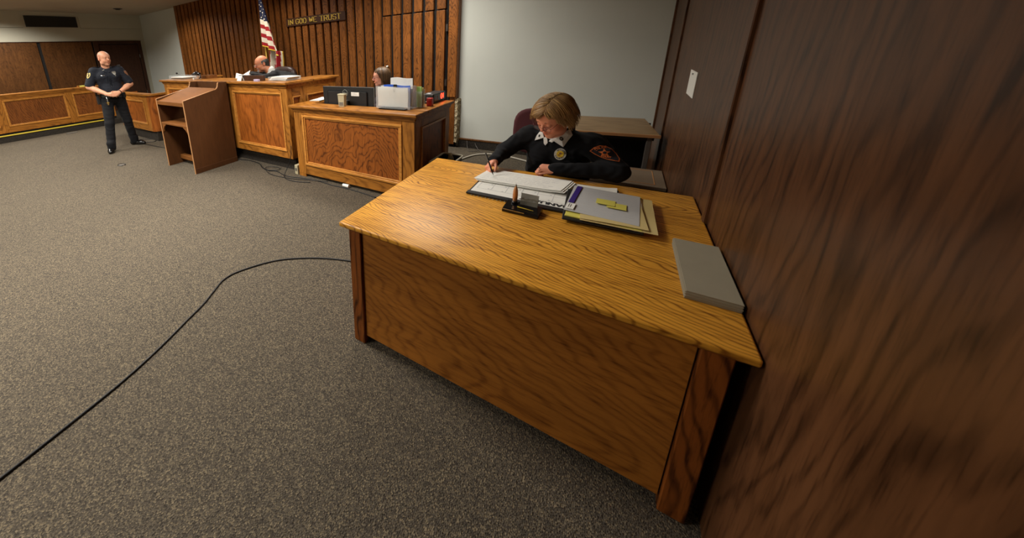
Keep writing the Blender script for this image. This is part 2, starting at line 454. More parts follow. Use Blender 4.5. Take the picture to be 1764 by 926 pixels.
# stroke letters, 4 wide x 6 high
GL = {
 'A': [[(0, 0), (2, 6)], [(2, 6), (4, 0)], [(0.8, 2.2), (3.2, 2.2)]],
 'C': [[(4, 5), (3, 6), (1, 6), (0, 4.6), (0, 1.4), (1, 0), (3, 0), (4, 1)]],
 'D': [[(0, 0), (0, 6)], [(0, 6), (2.4, 6), (4, 4.4), (4, 1.6), (2.4, 0), (0, 0)]],
 'E': [[(0, 0), (0, 6)], [(0, 6), (3.6, 6)], [(0, 3), (2.8, 3)], [(0, 0), (3.6, 0)]],
 'F': [[(0, 0), (0, 6)], [(0, 6), (3.6, 6)], [(0, 3), (2.8, 3)]],
 'G': [[(4, 5), (3, 6), (1, 6), (0, 4.6), (0, 1.4), (1, 0), (3, 0), (4, 1), (4, 2.6), (2.4, 2.6)]],
 'I': [[(1, 0), (1, 6)]],
 'H': [[(0, 0), (0, 6)], [(4, 0), (4, 6)], [(0, 3), (4, 3)]],
 'J': [[(3, 6), (3, 1.2), (2, 0), (0.8, 0), (0, 1.2)]],
 'L': [[(0, 6), (0, 0)], [(0, 0), (3.4, 0)]],
 'N': [[(0, 0), (0, 6)], [(0, 6), (4, 0)], [(4, 0), (4, 6)]],
 'O': [[(1.2, 0), (0, 1.6), (0, 4.4), (1.2, 6), (2.8, 6), (4, 4.4), (4, 1.6), (2.8, 0), (1.2, 0)]],
 'P': [[(0, 0), (0, 6)], [(0, 6), (3, 6), (4, 5), (4, 4), (3, 3), (0, 3)]],
 'R': [[(0, 0), (0, 6)], [(0, 6), (3, 6), (4, 5), (4, 4), (3, 3), (0, 3)], [(2, 3), (4, 0)]],
 'S': [[(4, 5), (3, 6), (1, 6), (0, 5), (0, 4), (1, 3.1), (3, 2.9), (4, 2), (4, 1), (3, 0), (1, 0), (0, 1)]],
 'T': [[(2, 0), (2, 6)], [(0, 6), (4, 6)]],
 'U': [[(0, 6), (0, 1.4), (1.2, 0), (2.8, 0), (4, 1.4), (4, 6)]],
 'W': [[(0, 6), (1.1, 0)], [(1.1, 0), (2.3, 5)], [(2.3, 5), (3.5, 0)], [(3.5, 0), (4.6, 6)]],
 'Y': [[(0, 6), (2, 3)], [(4, 6), (2, 3)], [(2, 3), (2, 0)]],
 '0': [[(1.2, 0), (0, 1.6), (0, 4.4), (1.2, 6), (2.8, 6), (4, 4.4), (4, 1.6), (2.8, 0), (1.2, 0)]],
 '1': [[(1, 5), (2, 6), (2, 0)]],
 '2': [[(0, 5), (1, 6), (3, 6), (4, 5), (4, 4), (0, 0), (4, 0)]],
 '4': [[(3, 0), (3, 6), (0, 2), (4, 2)]],
}
WID = {'I': 2, 'W': 4.6, 'J': 3}
def letters(bm, text, h, T, depth=0.003, stroke=0.16, serif=False, gap=1.5, mi=0):
    """text in the local x (right) / y (up) plane of T, raised along local z; returns width"""
    s = h / 6.0; x = 0.0
    for ch in text:
        if ch == ' ': x += 3.0; continue
        for st in GL[ch]:
            for a, b in zip(st, st[1:]):
                ax, ay, bx_, by_ = (x + a[0]) * s, a[1] * s, (x + b[0]) * s, b[1] * s
                L = math.hypot(bx_ - ax, by_ - ay); an = math.atan2(by_ - ay, bx_ - ax)
                w = stroke * h * (0.5 if not serif else (0.55 if abs(math.sin(an)) > 0.6 else 0.28))
                R = Matrix.Translation((ax, ay, 0)) @ Matrix.Rotation(an, 4, 'Z')
                box(bm, -w * 0.5, L + w * 0.5, -w, w, 0, depth, T=T @ R, mi=mi)
            if serif:
                for q in (st[0], st[-1]):
                    if q[1] in (0, 6) and ch not in 'OGCS0':
                        box(bm, (x + q[0] - 0.8) * s, (x + q[0] + 0.8) * s, q[1] * s - 0.02 * h, q[1] * s + 0.05 * h, 0, depth, T=T, mi=mi)
        x += WID.get(ch, 4) + gap
    return x * s

# ------------------------------------------------------------------ implicit surfaces for bodies, cloth and hair
def v3(p): return np.array(p, dtype=np.float32)
class Field:
    def __init__(s): s.ops = []
    def cone(s, a, b, r1, r2=None, k=0.02, sub=False, flat=None):
        """tapered limb from a to b; flat = (axis, factor) squeezes its section along axis"""
        s.ops.append(('c', v3(a), v3(b), r1, r1 if r2 is None else r2, k, sub, flat)); return s
    def ell(s, c, r, R=None, k=0.02, sub=False):
        s.ops.append(('e', v3(c), v3(r), None if R is None else np.array(R, dtype=np.float32), None, k, sub, None)); return s
    def cut(s, c, n):
        s.ops.append(('h', v3(c), v3(n) / np.linalg.norm(n), None, None, 0, False, None)); return s
    def bounds(s):
        lo = np.full(3, 1e9); hi = -lo
        for o in s.ops:
            if o[6] or o[0] == 'h': continue
            if o[0] == 'c':
                r = max(o[3], o[4]); a = np.minimum(o[1], o[2]) - r; b = np.maximum(o[1], o[2]) + r
            else:
                r = float(o[2].max()); a = o[1] - r; b = o[1] + r
            lo = np.minimum(lo, a); hi = np.maximum(hi, b)
        return lo, hi
    def build(s, h, disp=None, lo=None, hi=None):
        l0, h0 = s.bounds()
        lo = l0 if lo is None else np.array(lo, float); hi = h0 if hi is None else np.array(hi, float)
        lo = lo - 3 * h; hi = hi + 3 * h
        n = np.ceil((hi - lo) / h).astype(int) + 1
        G = np.full(n, 1.0, dtype=np.float32)
        ax = [(lo[i] + h * np.arange(n[i])).astype(np.float32) for i in range(3)]
        for kind, A, B, r1, r2, k, sub, flat in s.ops:
            if kind == 'h':
                d = (ax[0][:, None, None] - A[0]) * B[0] + (ax[1][None, :, None] - A[1]) * B[1] + (ax[2][None, None, :] - A[2]) * B[2]
                np.maximum(G, d, out=G); continue
            pad = k + 4 * h
            if kind == 'c':
                r = max(r1, r2) + pad; a = np.minimum(A, B) - r; b = np.maximum(A, B) + r
            else:
                r = float(B.max()) + pad; a = A - r; b = A + r
            i0 = np.clip(((a - lo) / h).astype(int), 0, n - 1); i1 = np.clip(((b - lo) / h).astype(int) + 2, 1, n)
            if np.any(i1 <= i0): continue
            sl = tuple(slice(i0[i], i1[i]) for i in range(3))
            X = ax[0][sl[0]][:, None, None]; Y = ax[1][sl[1]][None, :, None]; Z = ax[2][sl[2]][None, None, :]
            if kind == 'c':
                px, py, pz = X - A[0], Y - A[1], Z - A[2]
                bx, by, bz = B - A
                L2 = max(bx * bx + by * by + bz * bz, 1e-9)
                t = np.clip((px * bx + py * by + pz * bz) / L2, 0, 1)
                dx, dy, dz = px - t * bx, py - t * by, pz - t * bz
                if flat is not None:
                    fn = v3(flat[0]) / np.linalg.norm(flat[0]); q = dx * fn[0] + dy * fn[1] + dz * fn[2]
                    g = flat[1] - 1.0
                    dx, dy, dz = dx + q * g * fn[0], dy + q * g * fn[1], dz + q * g * fn[2]
                d = np.sqrt(dx * dx + dy * dy + dz * dz) - (r1 + (r2 - r1) * t)
            else:
                px, py, pz = X - A[0], Y - A[1], Z - A[2]
                if r1 is not None:
                    R = r1
                    px, py, pz = (px * R[0, 0] + py * R[0, 1] + pz * R[0, 2], px * R[1, 0] + py * R[1, 1] + pz * R[1, 2], px * R[2, 0] + py * R[2, 1] + pz * R[2, 2])
                k0 = np.sqrt((px / B[0]) ** 2 + (py / B[1]) ** 2 + (pz / B[2]) ** 2)
                k1 = np.sqrt((px / B[0] ** 2) ** 2 + (py / B[1] ** 2) ** 2 + (pz / B[2] ** 2) ** 2) + 1e-9
                d = np.where(k0 < 1e-3, -float(B.min()), k0 * (k0 - 1.0) / k1)
            g = G[sl]
            if sub:
                d = -d; kk = max(k, 1e-5)
                w = np.clip(0.5 + 0.5 * (d - g) / kk, 0, 1)
                G[sl] = g * (1 - w) + d * w + kk * w * (1 - w)
            else:
                kk = max(k, 1e-5)
                w = np.clip(0.5 + 0.5 * (g - d) / kk, 0, 1)
                G[sl] = g * (1 - w) + d * w - kk * w * (1 - w)
        if disp is not None:
            G += disp(ax[0][:, None, None], ax[1][None, :, None], ax[2][None, None, :]).astype(np.float32)
        return nets(G, lo, h)

def nets(G, lo, h):
    S = G < 0
    n = np.array(G.shape); c = n - 1
    acc = np.zeros((*c, 3), dtype=np.float32); cnt = np.zeros(c, dtype=np.float32)
    edges = []
    for a in range(3):
        sl0 = [slice(None)] * 3; sl1 = [slice(None)] * 3
        sl0[a] = slice(0, -1); sl1[a] = slice(1, None)
        s0, s1 = S[tuple(sl0)], S[tuple(sl1)]
        idx = np.argwhere(s0 != s1)
        g0 = G[tuple(sl0)][tuple(idx.T)]; g1 = G[tuple(sl1)][tuple(idx.T)]
        t = g0 / (g0 - g1)
        pos = idx.astype(np.float32); pos[:, a] += t
        o = [i for i in range(3) if i != a]
        for du in (0, 1):
            for dv in (0, 1):
                ci = idx.copy(); ci[:, o[0]] -= du; ci[:, o[1]] -= dv
                ok = np.all((ci >= 0) & (ci < c), axis=1)
                q = tuple(ci[ok].T)
                np.add.at(acc, q, pos[ok]); np.add.at(cnt, q, 1)
        edges.append((a, o, idx, s0[tuple(idx.T)]))
    m = cnt > 0
    ids = np.full(c, -1, dtype=np.int64); ids[m] = np.arange(int(m.sum()))
    V = acc[m] / cnt[m][:, None] * h + lo
    F = []
    for a, o, idx, ins in edges:
        ok = (idx[:, o[0]] > 0) & (idx[:, o[1]] > 0) & (idx[:, o[0]] < c[o[0]]) & (idx[:, o[1]] < c[o[1]])
        i = idx[ok]; s_ = ins[ok]
        def cell(du, dv):
            q = i.copy(); q[:, o[0]] -= du; q[:, o[1]] -= dv; return ids[tuple(q.T)]
        q = np.stack([cell(1, 1), cell(0, 1), cell(0, 0), cell(1, 0)], 1)
        flip = s_ if a != 1 else ~s_
        q[~flip] = q[~flip][:, ::-1]
        F.append(q)
    F = np.concatenate(F); F = F[np.all(F >= 0, axis=1)]
    return V, F

def mesh_np(name, chunks, mat, parent, origin, tint=None, relax=1, label=None):
    """join (verts, quads) chunks in world space into one object under parent at origin"""
    vs, fs, k = [], [], 0
    for V, F in chunks:
        V = V.astype(np.float64)
        a_, b_, c_ = V[F[:, 0]], V[F[:, 1]], V[F[:, 2]]
        if np.einsum('ij,ij->i', a_ - V.mean(0), np.cross(b_ - a_, c_ - a_)).sum() < 0: F = F[:, ::-1]
        for _ in range(relax):
            A = np.zeros_like(V); c = np.zeros(len(V))
            for i in range(4):
                a, b = F[:, i], F[:, (i + 1) % 4]
                np.add.at(A, a, V[b]); np.add.at(A, b, V[a]); np.add.at(c, a, 1); np.add.at(c, b, 1)
            V = np.where(c[:, None] > 0, V * 0.5 + 0.5 * A / np.maximum(c, 1)[:, None], V)
        vs.append(V); fs.append(F + k); k += len(V)
    V = np.concatenate(vs); F = np.concatenate(fs)
    me = bpy.data.meshes.new(name)
    L = V - np.array(origin)
    me.vertices.add(len(V)); me.vertices.foreach_set('co', L.astype(np.float32).ravel())
    me.loops.add(F.size); me.loops.foreach_set('vertex_index', F.ravel().astype(np.int32))
    me.polygons.add(len(F)); me.polygons.foreach_set('loop_start', np.arange(0, F.size, 4, dtype=np.int32))
    me.update(calc_edges=True); me.validate()
    me.shade_smooth()
    me.materials.append(M[mat])
    ca = me.color_attributes.new('tint', 'FLOAT_COLOR', 'POINT')
    T = np.ones((len(V), 4), dtype=np.float32)
    if tint is not None: T[:, :3] = tint(V)
    ca.data.foreach_set('color', T.ravel())
    o = bpy.data.objects.new(name, me); link(o, parent)
    if label: o['label'] = label
    o['_v'] = 0; del o['_v']
    return o, V, F

def bvh_of(V, F): return BVHTree.FromPolygons([tuple(v) for v in V], [tuple(int(i) for i in f) for f in F])

def conform(bm, bvh, T, lift=0.0015):
    """drop a flat shape (local xy of T, z = out) onto a surface"""
    z = (T.to_3x3() @ Vector((0, 0, 1))).normalized()
    for v in bm.verts:
        w = v.co.z; p = T @ Vector((v.co.x, v.co.y, 0)) + z * 0.12
        hit, n, i, d = bvh.ray_cast(p, -z, 0.4)
        v.co = (hit if hit is not None else T @ Vector((v.co.x, v.co.y, 0))) + z * (w + lift)

def patch(bm, pts, z=0.0, t=0.0015, cuts=3, mi=0):
    """a filled flat outline with some inner vertices, t thick"""
    n0 = set(bm.verts)
    cx = sum(p[0] for p in pts) / len(pts); cy = sum(p[1] for p in pts) / len(pts)
    rings = []
    for k in range(cuts, 0, -1):
        s = k / cuts
        rings.append([bm.verts.new((cx + (p[0] - cx) * s, cy + (p[1] - cy) * s, z + t)) for p in pts])
    c = bm.verts.new((cx, cy, z + t)); n = len(pts)
    low = [bm.verts.new((p[0], p[1], z - 0.002)) for p in pts]
    fs = []
    for i in range(n): fs.append(bm.faces.new((low[i], low[(i + 1) % n], rings[0][(i + 1) % n], rings[0][i])))
    for A, B in zip(rings, rings[1:]):
        for i in range(n): fs.append(bm.faces.new((A[i], A[(i + 1) % n], B[(i + 1) % n], B[i])))
    for i in range(n): fs.append(bm.faces.new((rings[-1][i], rings[-1][(i + 1) % n], c)))
    for f in fs: f.material_index = mi

def shift(bm, origin):
    for v in bm.verts: v.co -= Vector(origin)
# ------------------------------------------------------------------ the room
W_Y = 5.25; L_X = -12.37; R_X = 0.40; CEIL = 2.98

bm = BM()
fp = [(-12.4, -4.05), (R_X + 0.05, -4.05), (R_X + 0.05, 5.3), (-12.4, 5.3)]
prism(bm, fp, -0.012, 0.0, 'XY')
struct('floor', bm, 'carpet')
bm = BM(); box(bm, -12.6, 0.6, -4.1, 5.4, CEIL, CEIL + 0.1); struct('ceiling', bm, 'ceiling')
bm = BM(); box(bm, -12.5, 0.6, W_Y, W_Y + 0.12, 0.0, CEIL); struct('wall_back', bm, 'wall')
bm = BM()
box(bm, L_X - 0.12, L_X, -4.0, W_Y, 0.0, 2.575)
box(bm, L_X - 0.12, L_X + 0.022, -4.0, 2.36, 2.58, CEIL); box(bm, L_X - 0.12, L_X + 0.022, 3.60, W_Y, 2.58, CEIL)
box(bm, L_X - 0.12, L_X + 0.022, 2.36, 3.60, 2.90, CEIL); box(bm, L_X - 0.12, L_X + 0.005, 2.36, 3.60, 2.57, 2.90)
struct('wall_left', bm, 'wall_left')
bm = BM(); box(bm, -12.5, 0.6, -4.12, -4.0, 0.0, CEIL); struct('wall_front', bm, 'wall')

# right wall: dark veneer boards with a raised joint strip
wr = BM(); box(wr, R_X + 0.012, R_X + 0.08, -4.0, W_Y, 0.0, CEIL); wr = struct('wall_right', wr, 'recess')
for y0, y1 in ((-4.0, -2.262), (-2.25, -0.062), (-0.05, 2.10), (2.112, 4.30), (4.312, 5.245)):
    bm = BM(); box(bm, R_X, R_X + 0.014, y0, y1, 0.0, CEIL, 0.002); part('panel', bm, 'walnut_wall', wr)
for y in (-2.256, -0.056, 2.106, 4.306):
    bm = BM(); box(bm, R_X - 0.014, R_X + 0.004, y - 0.022, y + 0.022, 0.0, CEIL, 0.004); part('joint_strip', bm, 'walnut_wall', wr)
bm = BM(); box(bm, R_X - 0.016, R_X + 0.004, 5.20, 5.246, 0.0, CEIL, 0.004); part('corner_strip', bm, 'walnut_wall', wr)

# back wall base: carpet covering the foot of the wall with a thin brown lip
bm = BM(); box(bm, -1.90, R_X - 0.02, W_Y - 0.022, W_Y, 0.0, 0.125, 0.003)
bs = struct('baseboard_back', bm, 'carpet_dark')
bm = BM(); box(bm, -1.90, R_X - 0.02, W_Y - 0.028, W_Y, 0.125, 0.15, 0.003); part('lip', bm, 'walnut_left', bs)

# slatted oak panelling behind the bench
tr = BM(); box(tr, -9.86, -1.945, 5.185, W_Y, 0.0, CEIL); slat_wall = struct('trim_1', tr, 'recess')
PITCH = 0.1865; SW = 0.134
def slat_mesh(z0, z1):
    bm = BM(); box(bm, -SW / 2, SW / 2, -0.052, 0.0, z0, z1, 0.007, seg=2)
    me = bpy.data.meshes.new('slat'); bm.to_mesh(me); bm.free(); me.materials.append(M['oak_slat']); return me
DOOR_Z = 2.075
full = slat_mesh(0.30, CEIL); upper = slat_mesh(DOOR_Z + 0.012, CEIL); lower = slat_mesh(0.05, DOOR_Z - 0.006); short = slat_mesh(0.80, CEIL)
door = BM(); box(door, -2.0 - 6.48 * PITCH, -2.0 - 0.52 * PITCH, 5.168, 5.184, 0.03, DOOR_Z - 0.004)
door = struct('door_1', door, 'recess')
for i in range(43):
    x = -2.0 - PITCH * i
    if 1 <= i <= 6: jobs = [(upper, slat_wall), (lower, door)]
    elif i == 0: jobs = [(short, slat_wall)]
    else: jobs = [(full, slat_wall)]
    for me, par in jobs:
        o = bpy.data.objects.new('slat', me); link(o, par); o.location = (x, 5.184 if par is slat_wall else 5.167, 0)
bm = BM(); box(bm, -2.03, -1.95, 5.16, 5.184, 0.05, 0.798, 0.003); part('jamb_strip', bm, 'oak_slat', slat_wall)
bm = BM(); lathe(bm, [(0.012, 0), (0.012, 0.03), (0.028, 0.036), (0.034, 0.05), (0.028, 0.064), (0.004, 0.07)], 16, T=Matrix.Translation((-2.0 - 6 * PITCH + 0.03, 5.117, 1.27)) @ Matrix.Rotation(PI / 2, 4, 'X'))
part('door_knob', bm, 'chrome', door, True, label='round chrome door knob')
for z in (1.82, 1.02, 0.35):
    bm = BM(); tube(bm, [(-2.0 - 0.5 * PITCH, 5.13, z - 0.05), (-2.0 - 0.5 * PITCH, 5.13, z + 0.05)], 0.009, 8)
    box(bm, -2.105, -2.08, 5.13, 5.17, z - 0.05, z + 0.05)
    part('hinge', bm, 'steel', door)
# broken plaster edge beside the panelling
bm = BM()
prev = None
zs = np.linspace(0.09, 0.775, 24)
vsl = []
for z in zs:
    r = 0.012 * math.sin(z * 60) + random.uniform(-0.008, 0.008)
    vsl.append([bm.verts.new(p) for p in ((-1.945, 5.16 + r * .3, z), (-1.90 + r * 0.4, 5.15 + r * 0.5, z), (-1.888 + r * 0.5, 5.248, z), (-1.945, 5.248, z))])
for A, B in zip(vsl, vsl[1:]):
    for k in range(4): bm.faces.new((A[k], A[(k + 1) % 4], B[(k + 1) % 4], B[k]))
bm.faces.new(vsl[0][::-1]); bm.faces.new(vsl[-1])
struct('trim_2', bm, 'plaster')
bm = BM(); box(bm, -1.945, -1.925, 5.14, W_Y, 0.78, CEIL, 0.003); struct('trim_3', bm, 'oak_slat')

# motto board
sg = thing('motto_sign', 'long dark wooden sign with brass letters IN GOD WE TRUST on the slatted wall', 'sign', (-4.71, 5.12, 2.17))
SGW = 1.52
bm = BM(); box(bm, -SGW / 2, SGW / 2, -0.02, 0.012, -0.075, 0.075, 0.003); part('board', bm, 'door_dark', sg)
bm = BM()
wtxt = letters(BM(), 'IN GOD WE TRUST', 0.088, Matrix.Identity(4), serif=True)
XS = 1.38 / wtxt
TS = frame_mat((-wtxt / 2 * XS, -0.02, -0.044), (XS, 0, 0), (0, 0, 1), (0, -1, 0))
letters(bm, 'IN GOD WE TRUST', 0.088, TS, 0.008, 0.17, serif=True)
bm.free()
xq = 0.0
for ch_ in 'IN GOD WE TRUST':
    if ch_ != ' ':
        bm = BM(); letters(bm, ch_, 0.088, TS @ Matrix.Translation((xq * 0.088 / 6, 0, 0)), 0.008, 0.13, serif=True); part('letter', bm, 'brass', sg)
    xq += 3.0 if ch_ == ' ' else WID.get(ch_, 4) + 1.5

# left wall: two veneer panels and a dark door, sunk between black joints
tl = BM(); box(tl, L_X, L_X + 0.012, 0.2, 3.80, 0.0, 2.215); tl = struct('trim_4', tl, 'recess')
for y0, y1 in ((0.2, 1.0), (1.02, 2.53), (2.60, 3.765)):
    bm = BM(); box(bm, L_X + 0.012, L_X + 0.035, y0, y1, 0.0, 2.20, 0.003); part('panel', bm, 'walnut_left', tl)
bm = BM(); box(bm, L_X + 0.002, L_X + 0.045, 0.2, 5.13, 2.20, 2.222, 0.003); part('head_strip', bm, 'door_dark', tl)
d2 = BM(); box(d2, L_X, L_X + 0.02, 3.80, 5.12, 0.0, 2.2); d2 = struct('door_2', d2, 'recess')
bm = BM(); box(bm, L_X + 0.02, L_X + 0.035, 3.95, 5.00, 0.01, 2.11, 0.003); part('door_leaf', bm, 'door_dark', d2)
for y0, y1, z0, z1 in ((3.80, 3.93, 0, 2.2), (5.02, 5.12, 0, 2.2), (3.93, 5.02, 2.13, 2.2)):
    bm = BM(); box(bm, L_X + 0.02, L_X + 0.05, y0, y1, z0, z1, 0.004); part('door_frame', bm, 'door_dark', d2)
for z in (1.75, 0.6):
    bm = BM(); tube(bm, [(L_X + 0.052, 5.01, z - 0.05), (L_X + 0.052, 5.01, z + 0.05)], 0.008, 6); part('hinge', bm, 'steel', d2)

vt = thing('air_vent', 'dark rectangular air grille high on the left wall', 'air vent', (L_X + 0.02, 2.98, 2.735))
bm = BM(); box(bm, -0.02, -0.008, -0.555, 0.555, -0.135, 0.135); part('backing', bm, 'vent', vt)
bm = BM()
for a in ((-0.56, 0.56, -0.14, -0.125), (-0.56, 0.56, 0.125, 0.14), (-0.56, -0.545, -0.125, 0.125), (0.545, 0.56, -0.125, 0.125)):
    box(bm, -0.01, 0.012, a[0], a[1], a[2], a[3], 0.002)
part('frame', bm, 'vent', vt)
vme = None
for i in range(56):
    if vme is None:
        bm = BM(); box(bm, -0.004, 0.008, -0.003, 0.003, -0.124, 0.124); o = part('louvre', bm, 'vent', vt); vme = o.data
    else:
        o = bpy.data.objects.new('louvre', vme); link(o, vt)
    o.location = (0, -0.535 + i * 0.01945, 0)

sp = thing('ceiling_sprinkler', 'small dark round ceiling fitting near the far corner', 'ceiling fitting', (-10.97, 4.15, CEIL))
bm = BM(); lathe(bm, [(0.10, 0), (0.10, -0.008), (0.07, -0.014), (0.05, -0.03), (0.0, -0.032)], 20); part('cover', bm, 'black', sp, True)
bm = BM(); lathe(bm, [(0.115, 0.0), (0.115, -0.004), (0.10, -0.006)], 24); part('ring', bm, 'grey_metal', sp, True)

# jury platform with a yellow nosing
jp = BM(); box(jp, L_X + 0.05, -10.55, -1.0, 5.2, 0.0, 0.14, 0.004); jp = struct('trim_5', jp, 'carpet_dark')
bm = BM(); box(bm, -10.60, -10.535, -1.0, 3.1, 0.138, 0.160, 0.004); part('nosing_strip', bm, 'yellow_tape', jp, label='yellow edge strip')

# ------------------------------------------------------------------ panelled joinery
def panel_face(par, T, w, z0, z1, st=0.12, rt=0.11, rb=0.12, vm='oakZ', hm='oakX', pm='oak_panel', mould=0.022, lab=None):
    """frame-and-panel face; T maps local (x along, y = into the piece, z up)"""
    def P(name, mat, *b, bev=0.003):
        bm = BM(); box(bm, *b, bev); 
        for v in bm.verts: v.co = T @ v.co
        return part(name, bm, mat, par)
    P('stile', vm, 0, st, 0, 0.03, z0, z1); P('stile', vm, w - st, w, 0, 0.03, z0, z1)
    P('rail', hm, st, w - st, 0, 0.03, z1 - rt, z1); P('rail', hm, st, w - st, 0, 0.03, z0, z0 + rb)
    P('panel', pm, st - 0.005, w - st + 0.005, 0.014, 0.026, z0 + rb - 0.005, z1 - rt + 0.005, bev=0)
    bm = BM(); a, b, c, d = st, w - st, z0 + rb, z1 - rt; m = mould
    for k, (o, h, y) in enumerate(((0, m, -0.012), (m, m * 0.7, 0.0))):
        box(bm, a + o, b - o, y, 0.016, d - o - h, d - o, 0.003); box(bm, a + o, b - o, y, 0.016, c + o, c + o + h, 0.003)
        box(bm, a + o, a + o + h, y + 0.0008, 0.016, c + o + h, d - o - h, 0.003); box(bm, b - o - h, b - o, y + 0.0008, 0.016, c + o + h, d - o - h, 0.003)
    for v in bm.verts: v.co = T @ v.co
    part('moulding', bm, 'mould', par, label='pale raised moulding around the panel')

def cap_run(bm, x0, x1, y0, y1, z, over, t=0.035):
    box(bm, x0 - over[0], x1 + over[1], y0 - over[2], y1 + over[3], z - t, z, 0.008, seg=2)
def cornice(bm, x0, x1, y0, y1, z, sides):
    """two stepped strips under a cap on the given sides"""
    for k, (o, h0, h1) in enumerate(((0.022, 0.035, 0.055), (0.012, 0.055, 0.08))):
        if 'f' in sides: box(bm, x0 - o, x1 + o, y0 - o, y0 - 0.0005 + 0.0115 * 0, z - h1, z - h0, 0.003)
        if 'r' in sides: box(bm, x1 + 0.001, x1 + o, y0 + 0.011, y1, z - h1, z - h0, 0.003)
        if 'l' in sides: box(bm, x0 - o, x0 - 0.001, y0 + 0.011, y1, z - h1, z - h0, 0.003)

# jury box along the left
jb = thing('jury_box', 'long low oak jury rail with framed panels along the left wall', 'jury box', (-10.62, 2.0, 0.0))
TL = frame_mat((0, 0, 0), (0, 1, 0), (-1, 0, 0), (0, 0, 1))
for y0, y1 in ((-2.4, -0.76), (-0.76, 0.50), (0.50, 1.42)):
    w = y1 - y0
    panel_face(jb, Matrix.Translation((0, y0, 0)) @ TL, w, 0.20, 1.0, 0.07, 0.09, 0.13, 'oakZ', 'oakY', 'oak_panelY')
bm = BM(); box(bm, -0.16, 0.03, -2.45, 1.44, 1.0, 1.04, 0.01, seg=2); part('cap_rail', bm, 'oakY', jb)
bm = BM(); cornice(bm, -0.14, 0.0, -2.4, 1.42, 1.035, 'r'); part('cornice', bm, 'oakY', jb)
bm = BM(); box(bm, -0.14, -0.03, -2.4, 1.42, 0.142, 1.0); part('backing', bm, 'oakY', jb)
bm = BM(); box(bm, -0.06, -0.026, -2.4, 1.42, 0.141, 0.20); part('kick', bm, 'recess', jb)
nb = thing('note_pad', 'small yellow pad lying on the jury rail behind the officer', 'note pad', (-10.66, 2.87, 1.04))
bm = BM(); box(bm, -0.05, 0.05, -0.13, 0.13, 0.001, 0.03, 0.003); part('sheets', bm, 'yellow_pad', nb)
bm = BM(); box(bm, -0.052, 0.052, -0.135, -0.10, 0.002, 0.033, 0.003); part('binding', bm, 'oakY', nb)

# witness box
wb = thing('witness_box', 'low oak witness box with rounded corner between the officer and the lectern', 'witness box', (-8.0, 2.93, 0.0))
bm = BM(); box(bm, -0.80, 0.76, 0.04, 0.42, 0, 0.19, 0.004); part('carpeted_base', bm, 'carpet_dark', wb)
panel_face(wb, Matrix.Translation((-0.80, 0, 0)), 1.48, 0.20, 0.92, 0.16, 0.1, 0.13, 'oakZ', 'oakX', 'oak_panel2')
bm = BM()
arc = [(0.68 + 0.12 * math.sin(a), 0.12 - 0.12 * math.cos(a)) for a in np.linspace(0, PI / 2, 8)]
prism(bm, arc + [(0.80, 0.42), (0.77, 0.42), (0.77, 0.14), (0.68, 0.03)], 0.20, 0.92, 'XY'); part('side_panel', bm, 'oak_panel2', wb, 'auto')
bm = BM()
arc = [(0.68 + 0.15 * math.sin(a), 0.12 - 0.15 * math.cos(a)) for a in np.linspace(0, PI / 2, 8)]
prism(bm, [(-0.83, -0.03)] + arc + [(0.83, 0.42), (0.70, 0.42), (0.70, 0.12), (-0.83, 0.12)], 0.92, 0.955, 'XY'); part('cap_rail', bm, 'oakX', wb, 'auto')
bm = BM(); box(bm, -0.8, -0.77, 0.03, 0.42, 0.2, 0.92); part('side_panel', bm, 'oak_panel2', wb)
ch = thing('chair_back_rail', 'brown wooden rail behind the witness box near the dark door', 'chair', (-9.3, 4.4, 0))
bm = BM(); box(bm, -0.3, 0.5, -0.02, 0.02, 0.96, 1.02, 0.008); part('top_rail', bm, 'oakX', ch)
for x in (-0.28, 0.48):
    bm = BM(); box(bm, x - 0.02, x + 0.02, -0.02, 0.02, 0.0, 0.96, 0.004); part('post', bm, 'oakZ', ch)

# judge's bench
be = thing('judges_bench', 'tall oak judge bench with framed panels behind the lectern', 'bench', (-5.07, 3.03, 0.0))
BX0, BX1, BZ = -1.62, 1.71, 1.23
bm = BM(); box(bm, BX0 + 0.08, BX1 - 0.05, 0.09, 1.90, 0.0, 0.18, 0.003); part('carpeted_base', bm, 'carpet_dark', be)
wseg = [(BX0, -0.62), (-0.62, 0.42), (0.42, BX1)]
for (a, b) in wseg:
    panel_face(be, Matrix.Translation((a, 0, 0)), b - a, 0.19, BZ - 0.04, 0.10, 0.10, 0.10, 'oakZ', 'oakX', 'oak_panel2')
TR = frame_mat((BX1, 0.0, 0), (0, 1, 0), (-1, 0, 0), (0, 0, 1))
for v0, v1 in ((0.03, 0.30), (0.30, 1.0)):
    panel_face(be, Matrix.Translation((0, v0, 0)) @ TR, v1 - v0, 0.19, BZ - 0.04, 0.06, 0.16, 0.10, 'oakZ', 'oakY', 'oak_panel2', 0.014)
TLf = frame_mat((BX0, 0.0, 0), (0, 1, 0), (1, 0, 0), (0, 0, 1))
panel_face(be, Matrix.Translation((0, 0.03, 0)) @ TLf, 0.97, 0.19, BZ - 0.04, 0.08, 0.12, 0.10, 'oakZ', 'oakY', 'oak_panel2', 0.014)
bm = BM(); box(bm, BX0 - 0.05, BX1 + 0.05, -0.055, 0.46, BZ - 0.035, BZ, 0.009, seg=2); part('worktop', bm, 'oakX', be)
for x0, x1 in ((BX1 - 0.35, BX1 + 0.05), (BX0 - 0.05, BX0 + 0.35)):
    bm = BM(); box(bm, x0, x1, 0.462, 1.03, BZ - 0.035, BZ, 0.009, seg=2); part('worktop', bm, 'oakY', be)
bm = BM(); cornice(bm, BX0, BX1, 0, 1.0, BZ, 'frl'); part('cornice', bm, 'oakX', be)

